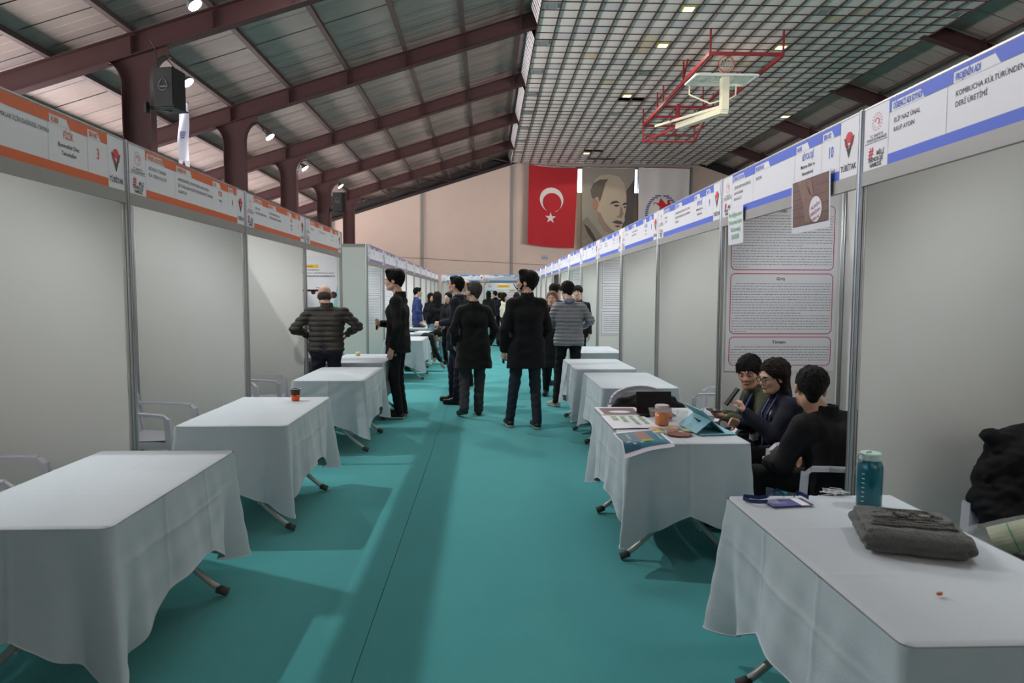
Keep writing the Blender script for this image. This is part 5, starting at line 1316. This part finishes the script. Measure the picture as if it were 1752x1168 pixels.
figure('young woman with long dark hair in a cream jacket standing in profile', (.49, 19.3), 84, 1.63, dict(EL=(-.20, .0, 1.08), ER=(.2, 0, 1.08), WR=(.2, .06, .84)), vox=.011, hair='black', style='long', female=True, top='knit', topmat='cream', hem=.93, legs='black', sleeve=1.1, detail=0)
FARP = [((-1.68, 20.4), 150, 1.60, 'brown', 'curly', 'black', 'dark-haired woman partly hidden left of the woman in jeans'), ((-.86, 15.2), 215, 1.62, 'black', 'long', 'black', 'woman whose face shows right of the curly-haired woman'),
        ((.07, 23.5), 20, 1.70, 'black', 'long', 'coat', 'person in black right of the grey-haired man, far down the aisle'), ((.33, 26.0), -30, 1.72, 'black', 'short', 'black', 'tall dark figure far down the aisle before the yellow-headed poster'), ((.48, 24.2), 30, 1.64, 'black', 'short', 'navy', 'small dark figure just left of the woman in the cream jacket'),
        ((1.00, 22.4), -10, 1.66, 'grey', 'short', 'navy', 'person in a navy coat right of the woman in the cream jacket'), ((.92, 20.6), 10, 1.60, 'brown', 'curly', 'coat', 'brown-haired person in black beside the bearded man, farther back'), ((-.95, 20.5), 160, 1.74, 'black', 'short', 'charcoal', 'tall figure in a dark grey top behind the man with glasses')]
for p, hd_, hh, hc, st, tm, lb in FARP:
    figure(lb, p, hd_, hh, {}, vox=.014, hair=hc, style=st, top='coat', topmat=tm, legs='black', detail=0, female=(st in ('long', 'curly')), hem=.6 if tm == 'coat' else .8)
# three students seated in booth number 10
t, J, R = figure('smiling boy in a dark green jacket with a blue lanyard, sitting in the blue booth', (2.16, 4.92), -90, 1.58, dict(P=(0, 0, .53), C=(0, .08, .74), N=(0, .14, .875), H=(0, .20, 1.005), SL=(-.155, .12, .84), SR=(.155, .12, .84), EL=(-.20, .20, .62), ER=(.20, .18, .62), WL=(-.07, .37, .685), WR=(.06, .37, .68), HL=(-.09, .05, .52), HR=(.09, .05, .52), KL=(-.11, .42, .50), KR=(.11, .42, .50), AL=(-.11, .44, .09), AR=(.11, .44, .09)),
       vox=.006, seated=True, hem=.44, top='puffer', topmat='green', legs='black', hr=(52, -10, 6), hair='black', style='fringe', handL=dict(d=(.35, .9, .05), n=(.5, 0, .8), curl=.7), handR=dict(d=(-.35, .9, .05), n=(-.5, 0, .8), curl=.7), collar='stand', fat=.92, skin='b')
MB().tube([(-.055, .19, .86), (-.045, .255, .72), (-.01, .26, .60)], .009, 5).tube([(.03, .20, .86), (.02, .262, .72), (-.01, .26, .60)], .009, 5).build('lanyard', lany_m, t)
s_ = SDF(.007); s_.cap((0, .11, .60), (0, .165, .80), .088, .07, k=.02); s_.build('black_shirt', FAB['black'], t)
MB().obox((0, .46, .725), (.15, .075, .010), b=.003).build('phone', black_pl, t)
t, J, R = figure('girl with glasses and wavy dark hair in navy, holding up a phone', (2.10, 4.46), -84, 1.60, dict(P=(0, 0, .53), C=(0, .07, .75), N=(0, .10, .90), H=(0, .15, 1.03), SL=(-.15, .07, .86), SR=(.15, .07, .86), EL=(-.20, .20, .66), ER=(.17, .18, .65), WL=(-.10, .36, .80), WR=(.05, .36, .70), HL=(-.09, .05, .52), HR=(.09, .05, .52), KL=(-.11, .42, .50), KR=(.11, .42, .50), AL=(-.11, .44, .09), AR=(.11, .44, .09)),
       vox=.006, seated=True, hem=.44, top='jacket', topmat='navy', legs='black', hr=(18, -12, 0), hair='brown', style='long', female=True, glasses='big', handL=dict(d=(.1, .45, .9), n=(.3, .6, -.3), curl=.7), fat=.98, sleeve=1.15)
MB().obox((-.06, .44, .90), (.075, .012, .14), Matrix.Rotation(math.radians(35), 3, 'X'), b=.003).build('phone', black_pl, t)
MB().tube([(-.055, .13, .92), (-.05, .20, .78), (-.02, .215, .56)], .009, 5).tube([(.05, .13, .92), (.04, .205, .78), (-.02, .215, .56)], .009, 5).build('lanyard', lany_m, t)
MB().obox((-.03, .225, .50), (.09, .006, .12), b=.002).build('badge', M('badge_blue', (40, 80, 180), .4, var=.2), t)
m_ = MB()
for k in range(3): rect(m_, (-.03, .2295, .50), (-1, 0, 0), BZ, -.03, .03-.008*k, .0-.014*k, .006-.014*k)
m_.build('lettering', paper_b, t)
m_ = MB().tube([(-.05, .160, .80), (-.035, .175, .775), (-.015, .165, .80)], .008, 5); m_.build('white_trim', FAB['white'], t)
figure('boy in a black jacket seen from behind, sitting nearest in the blue booth', (1.99, 3.66), -12, 1.66, dict(P=(0, 0, .53), C=(-.01, .04, .76), N=(-.03, .10, .90), H=(-.075, .17, 1.045), SL=(-.20, .06, .86), SR=(.165, .05, .87), EL=(-.27, .14, .62), ER=(.24, .16, .62), WL=(-.20, .36, .57), WR=(.06, .36, .57), HL=(-.09, .05, .52), HR=(.09, .05, .52), KL=(-.28, .36, .50), KR=(.10, .40, .50), AL=(-.30, .36, .09), AR=(.10, .38, .09)),
       vox=.006, seated=True, hem=.40, top='puffer', topmat='black', legs='black', hr=(-24, -6, 6), hair='black', style='short', collar='stand', fat=1.02, sleeve=1.1, skin='b')

# ------------------------------------------------------------ things on the tables
TZ = .7485
def tag(o, label, cat, group=None): return setp(o, label, cat, group)
# paper cup
t = empty('paper_cup', (-1.50, 5.30, TZ), label='orange and brown paper cup on the second left table', cat='cup')
cup_o = M('cup_orange', (232, 92, 34), .5, var=.03); cup_b = M('cup_brown', (58, 36, 28), .5, var=.05)
MB().lathe([(.029, 0), (.0335, .045)], n=28).build('lower_wall', cup_o, t, smooth=True)
MB().lathe([(.0336, .045), (.038, .092), (.036, .092), (.032, .05)], n=28, cap=False).build('upper_wall', cup_b, t, smooth=True)
MB().tube([(.038*math.cos(a), .038*math.sin(a), .093) for a in np.linspace(0, 2*PI, 25)], .0025, 6).build('rim', FAB['white'], t, smooth=True)
m_ = MB(); disc(m_, (0, -.0375, .048), BX, (0, -.10, 1), (0, 0), .014, .010, n=18); disc(m_, (0, -.0375, .048), BX, (0, -.10, 1), (0, 0), .006, n=10); m_.build('round_mark', cup_b, t)

# printed papers on the jar table
def table_paper(label, corners, curl, mats):
    c = [Vector((*p, TZ+.003)) for p in corners]   # bl, br, tr, tl seen from above
    t = empty('printed_paper', c[0], label=label, cat='paper')
    def S(u, v, dz=0):
        p = c[0].lerp(c[1], u).lerp(c[3].lerp(c[2], u), v)
        z = TZ+.003+dz
        over = max(0, 3.725-p.y)
        z += .018*math.exp(-((u-.5)/.3)**2)*max(0, (1-v*2))*curl+.006*math.sin(v*6+u*3)*curl-over*.55
        return Vector((p.x, p.y+over*.15, z))
    MB().grid(lambda u, v: S(u, v), 14, 14).build('sheet', paper_b, t, smooth=True, world=True)
    for nm, mt, (u0, u1, v0, v1), dz in mats:
        MB().grid(lambda u, v: S(u0+(u1-u0)*u, v0+(v1-v0)*v, dz), 14, 14).build(nm, mt, t, smooth=True, world=True)
    return t, S
t, S1 = table_paper('printed sheet with a brown plank photo at the far end of the jar table', [(.80, 4.60), (1.09, 4.59), (1.10, 4.91), (.80, 4.92)], .1, [('photo_print', bw, (.08, .92, .06, .86), .0012)])
MB().grid(lambda u, v: S1(.5+.26*math.sqrt(v)*math.cos(2*PI*u), .35+.16*math.sqrt(v)*math.sin(2*PI*u), .002), 18, 3).build('badge_print', paper_b, t, world=True)
t, S2 = table_paper('white sheet with green handwriting-like slogan on the jar table', [(.79, 4.12), (1.10, 4.13), (1.08, 4.58), (.79, 4.58)], .1, [])
m_ = MB()
for k, s in enumerate(['Ne doğaya zarar', 'Ne hayvana keder', 'Tek kurtuluş', 'EKODER']):
    text(m_, s, S2(.82-.21*k, .92, .002), (0, -1, 0), (1, 0, 0), .055, 'l', sx=.78, bold=.015, maxw=.36)
m_.build('lettering', M('print_leaf_green', (96, 160, 70), .6, var=0), t, world=True)
pteal = M('print_deep_teal', (22, 110, 134), .5, var=.15, scale=6)
t, S3 = table_paper('teal-printed poster sheet drooping over the corner of the jar table', [(.76, 3.60), (1.06, 3.69), (1.06, 4.09), (.765, 3.99)], .5, [('teal_print', pteal, (.03, .94, .08, .92), .0012), ('photo_strip', M('print_food', (150, 110, 96), .6, var=.5, scale=30), (.42, .66, .42, .90), .0024), ('green_strip', M('print_olive', (140, 160, 60), .6, var=.3, scale=30), (.42, .66, .2, .40), .0024), ('dark_panel', M('print_teal_dark', (16, 84, 110), .5, var=.1), (.03, .36, .08, .92), .0020)])
m_ = MB()
for k in range(2): text(m_, ['DOĞADAN GELEN ÇÖZÜM', 'BAKTERİYEL SELÜLOZ'][k], S3(.2+.6*k, .8, .004), (0, -1, 0), (1, 0, 0), .022, 'l', bold=.01, maxw=.26)
m_.build('lettering', paper_b, t, world=True)
# jar
t = empty('glass_jar', (1.13, 4.25, TZ), label='glass jar of amber liquid with a pale lid', cat='jar')
gl = M('clear_glass', (240, 246, 246), .05, var=0, trans=1.0); amber = M('amber_liquid', (206, 118, 22), .25, var=.25, scale=40)
MB().lathe([(.042, 0), (.046, .006), (.046, .098), (.040, .110), (.040, .120)], n=28, cap=False).build('glass', M('jar_glass', (225, 230, 225), .05, var=0, alpha=.12), t, smooth=True)
MB().lathe([(.0, .003), (.041, .003), (.0435, .008), (.0435, .078), (.0, .078)], n=28, cap=False).build('liquid', amber, t, smooth=True)
MB().lathe([(.044, .108), (.045, .112), (.045, .126), (.041, .130), (0, .130)], n=28).build('lid', M('lid_pale', (206, 190, 194), .45, var=.2, scale=150), t)
# black case standing behind
t = empty('black_folder', (1.18, 4.62, TZ), label='black tablet case propped open behind the jar', cat='case')
MB().obox((1.18, 4.66, TZ+.078), (.25, .012, .155), Matrix.Rotation(math.radians(-12), 3, 'X'), b=.004).build('cover', black_pl, t, world=True)
MB().obox((1.18, 4.60, TZ+.006), (.25, .13, .010), b=.003).build('base_flap', black_pl, t, world=True)
# strawberries in a clear box
t = empty('fruit_box', (1.19, 4.44, TZ), label='clear plastic box of red fruit behind the jar', cat='box')
cl = M('clear_plastic', (225, 230, 230), .08, var=0, alpha=.22)
MB().grid(lambda u, v: (1.19+(.075-.008*v*0+.01*v)*((1, 1, -1, -1, 1)[int(u*4)] if u*4 % 1 == 0 else 1), 4.44+(.05+.008*v)*((-1, 1, 1, -1, -1)[int(u*4)]), TZ+.002+.055*v), 4, 2).build('tray', cl, t, world=True)
MB().obox((1.19, 4.44, TZ+.064), (.18, .13, .012), b=.004).build('lid', cl, t, world=True)
rr = random.Random(8); strawb = M('red_fruit', (200, 52, 34), .4, var=.2, scale=60)
for k in range(9):
    s_ = SDF(.0035); c = (1.19+(k % 3-1)*.042+rr.uniform(-.004, .004), 4.44+(k//3-1)*.030, TZ+.022+(k % 2)*.012); s_.ell(c, (.017, .015, .019), k=.005).ell((c[0], c[1], c[2]-.008), (.011, .010, .013), k=.006)
    me = s_.mesh('fruit', strawb); me.transform(Matrix.Translation(-t.location)); link('fruit', me, t)
# clear plastic cup with crumpled film
t = empty('plastic_cup', (1.275, 4.30, TZ), label='crumpled clear plastic cup between the jar and the tablet', cat='cup')
m_ = MB(); m_.grid(lambda u, v: ((.026+.012*v+.004*math.sin(u*2*PI*5+v*4))*math.cos(2*PI*u), (.026+.012*v+.004*math.sin(u*2*PI*5+v*4))*math.sin(2*PI*u), .001+.085*v), 30, 6)
m_.build('wall', cl, t, smooth=True)
# dishes and kombucha leather
def dish(x, y, r, col, label, tall=.012):
    t = empty('petri_dish', (x, y, TZ), label=label, cat='dish', group='small clear dishes by the jar')
    MB().lathe([(0, .001), (r, .001), (r, tall), (r-.003, tall), (r-.003, .003), (0, .003)], n=26, cap=False).build('dish', cl, t, smooth=True)
    MB().lathe([(0, .0035), (r-.005, .0035), (r-.006, tall*.6), (0, tall*.62)], n=26, cap=False).build('content', col, t, smooth=True)
om = M('dish_orange', (218, 150, 70), .4, var=.2, scale=50); ye = M('dish_yellow', (196, 186, 110), .4, var=.2, scale=50); bn = M('dish_brown', (140, 74, 48), .5, var=.2, scale=50)
dish(1.055, 4.10, .050, om, 'clear dish of orange film left of the jar base'); dish(1.165, 4.12, .052, om, 'clear dish of orange film right in front of the jar'); dish(1.255, 4.05, .050, ye, 'clear dish of yellow-green film by the tablet case')
dish(1.045, 4.00, .045, ye, 'clear dish of pale yellow film nearest the teal poster'); dish(1.135, 4.02, .040, bn, 'small dish of brown film in the middle of the dishes')
m_ = MB(); m_.prism([(1.155+.075*math.cos(a)*(1+.04*math.sin(3*a)), 3.93+.062*math.sin(a), TZ+.001) for a in np.linspace(0, 2*PI, 27)[:-1]], (0, 0, .006))
tag(m_.build('leather_disc', M('leather_brown', (112, 54, 32), .6, var=.2, scale=25, bump=.3, bscale=80), None), 'round brown piece of dried leather-like film on the jar table', 'disc')
# tablet in a pale teal case
tc_ = M('case_pale_teal', (112, 170, 184), .55, var=.05)
t = empty('tablet', (1.36, 4.08, TZ), label='tablet in a pale teal folding case facing the students', cat='tablet')
a, b = Vector((1.43, 3.95, TZ+.006)), Vector((1.41, 4.24, TZ+.006)); up = Vector((-.14, 0, .135))
def slab(name, P, th, mt, **k):
    P = [Vector(p) for p in P]; n = (P[1]-P[0]).cross(P[3]-P[0]).normalized()*th
    return MB().prism(P, n).build(name, mt, t, world=True, **k)
slab('case_back', [a, b, b+up, a+up], .006, tc_)
slab('screen', [a+Vector((.004, .01, .004)), b+Vector((.004, -.01, .004)), b+up*.96+Vector((.004, -.01, .003)), a+up*.96+Vector((.004, .01, .003))], -.004, M('tablet_glass', (24, 30, 40), .1, var=0))
slab('base_flap', [(1.27, 3.90, TZ+.002), (1.50, 3.93, TZ+.002), (1.47, 4.25, TZ+.002), (1.27, 4.25, TZ+.002)], .004, tc_)
q0 = a+up*.55; q1 = b+up*.55
slab('stand_fold', [q0, q1, Vector((1.235, 4.24, TZ+.006)), Vector((1.255, 3.93, TZ+.006))], .004, tc_)
MB().tube([q0+Vector((-.035, .13, -.022)), q0+Vector((-.033, .13, -.018))], .038, 18).build('camera_hole', black_pl, t, world=True)

# front right table: lanyard badge, earphones, bottle, sweater, glasses, crumb
t = empty('badge_lanyard', (1.15, 2.62, TZ), label='blue conference badge with its lanyard lying on the front right table', cat='badge')
bp_ = M('badge_print', (58, 66, 140), .4, var=.5, scale=12)
MB().obox((1.185, 2.605, TZ+.004), (.125, .085, .002), Matrix.Rotation(.12, 3, 'Z')).build('card', bp_, t, world=True)
MB().obox((1.262, 2.612, TZ+.0045), (.035, .088, .002), Matrix.Rotation(.12, 3, 'Z')).build('white_band', paper_b, t, world=True)
MB().obox((1.287, 2.615, TZ+.0045), (.016, .090, .002), Matrix.Rotation(.12, 3, 'Z')).build('violet_band', M('print_deep_violet', (70, 44, 100), .4), t, world=True)
m_ = MB()
for k in range(3): text(m_, ['BİLİM', 'PROJE', 'ÖĞRENCİ'][k], (1.14, 2.625-.018*k, TZ+.006), (1, .12, 0), (-.12, 1, 0), .014, bold=.01)
m_.build('lettering', paper_b, t, world=True)
rib = MB()
def ribbon(pts, w_=.016):
    for (x0, y0, z0), (x1, y1, z1) in zip(pts, pts[1:]):
        rib.add([(x0, y0, z0), (x1, y1, z1), (x1, y1, z1+w_), (x0, y0, z0+w_)], [(0, 1, 2, 3)])
ribbon([(1.125, 2.60, TZ+.003), (1.09, 2.60, TZ+.002), (1.058, 2.612, TZ+.002), (1.044, 2.65, TZ+.002), (1.058, 2.675, TZ+.003), (1.085, 2.665, TZ+.003), (1.11, 2.65, TZ+.003), (1.15, 2.665, TZ+.004), (1.19, 2.70, TZ+.012), (1.21, 2.71, TZ+.018), (1.22, 2.66, TZ+.01)])
ribbon([(1.262, 2.665, TZ+.004), (1.285, 2.69, TZ+.012), (1.30, 2.67, TZ+.01), (1.312, 2.64, TZ+.004)])
setp(rib.build('strap', M('strap_blue', (26, 48, 96), .5, var=.15, scale=60), t, world=True), kind='stuff')
MB().obox((1.128, 2.606, TZ+.005), (.014, .022, .005), b=.001).build('clip', alu, t, world=True)
rr = random.Random(5); pts = [(1.38, 2.70, TZ+.003)]
for k in range(46):
    a_ = k*.95; pts.append((1.47+.055*math.cos(a_)*rr.uniform(.5, 1.2), 2.735+.022*math.sin(a_)*rr.uniform(.6, 1.2), TZ+.004+.018*abs(math.sin(k*.7))*rr.random()))
t = MB().tube(pts, .0014, 5).build('earphones', FAB['white'], None, label='tangled white wired earphones behind the blue bottle', cat='earphones')
MB().tube([(1.455, 2.71, TZ+.004), (1.462, 2.705, TZ+.012)], .006, 8).tube([(1.49, 2.715, TZ+.004), (1.50, 2.712, TZ+.012)], .006, 8).build('earbuds', FAB['white'], t)
t = empty('water_bottle', (1.515, 2.56, TZ), label='translucent teal water bottle with a pale screw cap', cat='bottle')
bt = M('bottle_teal', (10, 128, 150), .12, var=0, trans=.75); bt.node_tree.nodes['Principled BSDF'].inputs['Base Color'].default_value = (.02, .38, .48, 1)
MB().lathe([(0, 0), (.043, 0), (.0465, .006), (.0465, .165), (.040, .182), (.036, .187), (.036, .195)], n=36, cap=False).lathe([(0, .002), (.041, .002), (.044, .008), (.044, .164), (.038, .180), (.034, .195)], n=36, cap=False).build('body', bt, t, smooth=True)
MB().lathe([(0, .004), (.0435, .004), (.0437, .07), (0, .07)], n=36, cap=False).build('water', M('water_teal', (16, 150, 170), .05, var=0, trans=.8), t, smooth=True)
MB().lathe([(.0385, .190), (.0395, .192), (.0395, .214), (.037, .218), (0, .219)], n=36).build('cap', M('cap_pale', (176, 206, 200), .5, var=.03), t)
MB().tube([(-.037, 0, .20)]+[(-.046+.014*math.cos(a)*.8, -.01, .200+.016*math.sin(a)) for a in np.linspace(0, 2*PI, 12)]+[(-.02, -.01, .222), (0, -.005, .222)], .0028, 6).build('cap_loop', M('loop_clear', (150, 150, 150), .3, var=0), t)
m_ = MB()
for k in range(7): m_.obox((-.0405*math.cos(.1), -.024, .03+.018*k), (.004, .010, .002), Matrix.Rotation(.5, 3, 'Z'))
m_.build('scale_marks', FAB['white'], t); setp(bpy.data.objects[m_ and [o for o in t.children if o.name.startswith('scale_marks')][0].name], kind='stuff')
# folded sweater
sw = M('knit_grey_green', (100, 105, 101), .95, var=.4, scale=90, bump=1.0, bscale=300, sheen=.3, stretch=(1, .35, 1))
t = empty('folded_sweater', (1.42, 2.16, TZ), -.35, label='folded grey knitted sweater with glasses on top', cat='sweater')
s_ = SDF(.005)
for z, w_, d_, ox in ((.018, .138, .115, 0), (.046, .145, .12, -.006), (.070, .135, .118, .0)):
    for y_ in np.linspace(-d_, d_, 15): s_.cap((-w_+ox, y_, z), (w_+ox-.012*abs(y_/d_), y_, z-.004*(z > .06)), .0150, .0150, k=.005)
s_.noise(.0022, 55, 3, (1, 1, 1)); s_.cut((0, 0, .001), (0, 0, -1))
s_.build('knit_layers', sw, t)
s_ = SDF(.005)      # the fold that wraps round the front edge
for x_ in np.linspace(-.13, .14, 26):
    s_.cap((x_, -.116, .048), (x_, -.132, .058), .012, k=.010).cap((x_, -.132, .058), (x_, -.116, .072), .012, k=.010)
s_.noise(.002, 60, 5); s_.build('front_fold', sw, t)
s_ = SDF(.005)
for y_ in np.linspace(-.10, .10, 19): s_.cap((.140, y_, .018), (.156, y_, .034), .013, k=.012).cap((.156, y_, .034), (.140, y_, .050), .013, k=.012)
[s_.cap((-.13+.01*q_, -.09+.026*q_, .087), (.12-.006*q_, -.075+.024*q_, .086), .0055, k=.010) for q_ in range(8)]
s_.cap((-.12, .0, .086), (.10, .03, .088), .006, k=.02).cap((-.10, .05, .086), (.12, -.02, .086), .006, k=.02).noise(.002, 60, 6); s_.build('side_fold', sw, t)
t = empty('eyeglasses', (1.435, 2.165, TZ+.094), -.28, label='thin metal eyeglasses lying on the folded sweater', cat='glasses')
gm = M('glasses_metal', (70, 54, 46), .3, .8)
for sx in (-1, 1):
    f = MB().tube([(sx*.034+.025*math.cos(a), .019*math.sin(a), .004+.003*math.cos(a*2)) for a in np.linspace(0, 2*PI, 21)], .0024, 6).build('rim', gm, t)
    MB().poly([(sx*.034+.024*math.cos(a), .018*math.sin(a), .004) for a in np.linspace(0, 2*PI, 19)[:-1]]).build('lens', cl, f)
    MB().tube([(sx*.060, .004, .005), (sx*.064, -.004, .007), (sx*.030, -.03, .009), (-sx*.03, -.035, .008)], .0014, 5).build('temple', gm, t)
MB().tube([(-.009, .004, .005), (0, .008, .007), (.009, .004, .005)], .0014, 5).build('bridge', gm, t)
s_ = SDF(.002); s_.ell((1.262, 1.775, TZ+.005), (.009, .006, .004), k=.003).ell((1.270, 1.780, TZ+.006), (.006, .004, .003), k=.003).cap((1.262, 1.775, TZ+.005), (1.262, 1.786, TZ+.010), .002, .001, k=.002)
tag(s_.build('crumb', M('crumb_orange', (170, 84, 20), .6), None), 'tiny orange crumb on the front right tablecloth', 'crumb')

# black jacket over the chair, see-through bag roll beside it
s_ = SDF(.009)
s_.cap((2.50, 3.02, .62), (2.46, 3.00, .86), .13, .10, k=.06).cap((2.46, 3.0, .86), (2.35, 3.0, .93), .08, .045, k=.06).cap((2.55, 3.0, .90), (2.72, 2.95, .80), .10, .11, k=.06)
s_.cap((2.40, 3.02, .74), (2.36, 3.0, .62), .09, .09, k=.05).cap((2.36, 2.98, .80), (2.30, 2.98, .77), .045, .03, k=.03).cap((2.42, 2.98, .55), (2.46, 2.96, .44), .10, .06, k=.05).cap((2.6, 2.95, .6), (2.7, 2.9, .5), .13, .10, k=.06)
s_.noise(.010, 24, 2).noise(.004, 60, 5)
tag(s_.build('black_jacket', FAB['black'], None), 'black padded jacket thrown over the chair at the right edge', 'jacket')
t = empty('paper_roll', (2.05, 2.45, .55), label='pale printed roll in a clear plastic bag at the right edge', cat='roll')
rl = M('roll_printed', (150, 156, 128), .5, var=.2, scale=14)
s_ = Vector((2.03, 2.56, .60)); e_ = Vector((2.24, 2.42, .72))
MB().tube([s_, s_.lerp(e_, .5)], .058, 24).tube([s_.lerp(e_, .5), e_], .0585, 24).build('roll', rl, t, world=True, smooth=False)
MB().tube([s_.lerp(e_, .25)+Vector((0, 0, 0)), s_.lerp(e_, .27)], .0592, 24).build('green_band', M('band_green', (40, 120, 70), .5), t, world=True)
s2 = SDF(.008); s2.cap(tuple(s_-Vector((.02, -.02, 0))), tuple(e_+Vector((.05, -.05, .02))), .066, .078, k=.02).noise(.006, 45, 1)
me = s2.mesh('plastic_wrap', M('wrap_film', (216, 222, 216), .12, var=0, alpha=.16)); me.transform(Matrix.Translation(-t.location)); link('plastic_wrap', me, t)
c = copy_tree(ch0, loc=(2.40, 2.20, 0), rz=math.radians(92), label='armchair at the right edge with the wrapped roll on its seat')
MB().obox((2.20, 2.44, .50), (.26, .30, .12), b=.03).build('carton', M('carton_grey', (120, 120, 116), .7, var=.1), t, world=True)

# black bag on the arched chair
s_ = SDF(.008)
s_.cap((1.10, 5.30, .60), (1.48, 5.30, .60), .13, .13, k=.04).cap((1.08, 5.28, .70), (1.30, 5.30, .74), .06, .07, k=.05).cap((1.46, 5.22, .72), (1.54, 5.18, .66), .06, .05, k=.04).noise(.006, 30, 3)
t = s_.build('black_bag', FAB['black'], None, label='black bag slumped on the arched chair behind the jar table', cat='bag')
MB().tube([(1.2, 5.2, .72), (1.25, 5.16, .80), (1.36, 5.16, .80), (1.42, 5.2, .72)], .009, 6).build('strap', black_pl, t)

# rolling backpack and white bag far down the aisle
t = empty('rolling_bag', (.52, 20.4, 0), -.15, label='black rolling backpack standing on the carpet near the woman in cream', cat='bag')
s_ = SDF(.014); s_.cap((-.13, 0, .13), (-.10, 0, .42), .10, .09, k=.05).cap((.13, 0, .13), (.12, 0, .44), .10, .09, k=.05).cap((-.12, -.06, .2), (.12, -.06, .2), .08, k=.05).noise(.005, 25, 2)
s_.build('bag_body', FAB['black'], t)
MB().tube([(-.09, .09, .45), (-.09, .09, .62), (.09, .09, .62), (.09, .09, .45)], .010, 6).build('handle', black_pl, t)
for x in (-.16, .16): MB().tube([(x-.02, .07, .035), (x+.02, .07, .035)], .035, 12).build('wheel', rubber, t)
MB().box(-.42, -.10, -.04, .04, .03, .05).build('foot_bar', black_pl, t)
s_ = SDF(.012); s_.cap((.88, 19.7, .62), (.84, 19.7, .85), .08, .05, k=.04).cap((.80, 19.7, .62), (.90, 19.7, .60), .06, k=.04).cap((.84, 19.7, .85), (.80, 19.6, .98), .04, .02, k=.03).noise(.006, 40, 4)
s_.cap((.86, 19.7, .60), (.88, 19.7, .30), .05, .04, k=.03).cap((.88, 19.7, .30), (.88, 19.7, .06), .05, .06, k=.03)
tag(s_.build('white_bag', FAB['white'], None), 'crumpled white plastic bag hanging beside the person in navy', 'bag')
# black case inside the last orange booth and papers on the far table
t = empty('black_case', (-2.45, 8.9, 0), label='black hard case standing in the last orange booth beside the bending man', cat='case')
MB().obox((-2.45, 8.9, .36), (.30, .52, .72), b=.04).build('shell', black_pl, t, world=True)
MB().tube([(-2.45, 8.8, .72), (-2.45, 8.8, .78), (-2.45, 9.0, .78), (-2.45, 9.0, .72)], .01, 6).build('handle', alu, t, world=True)
for k, (x, y, w_, l_, lb) in enumerate([(-1.70, 15.1, .3, .4, 'dark booklet lying on the second far-left table'), (-1.72, 17.2, .3, .36, 'dark tray on the third far-left table'), (-1.45, 14.6, .22, .3, 'white paper stack on the second far-left table')]):
    o = MB().obox((0, 0, .012), (w_, l_, .022), b=.002).build('booklet', [FAB['navy'], black_pl, paper_b][k], None, label=lb, cat='booklet'); o.location = (x, y, TZ)
o = MB().lathe([(0, 0), (.03, 0), (.034, .03), (.03, .05), (0, .052)], n=16).build('cream_cup', M('cream_cup_m', (214, 200, 150), .6), None, smooth=True, label='tiny cream cup on the fourth left table', cat='cup'); o.location = (-1.75, 9.2, TZ)
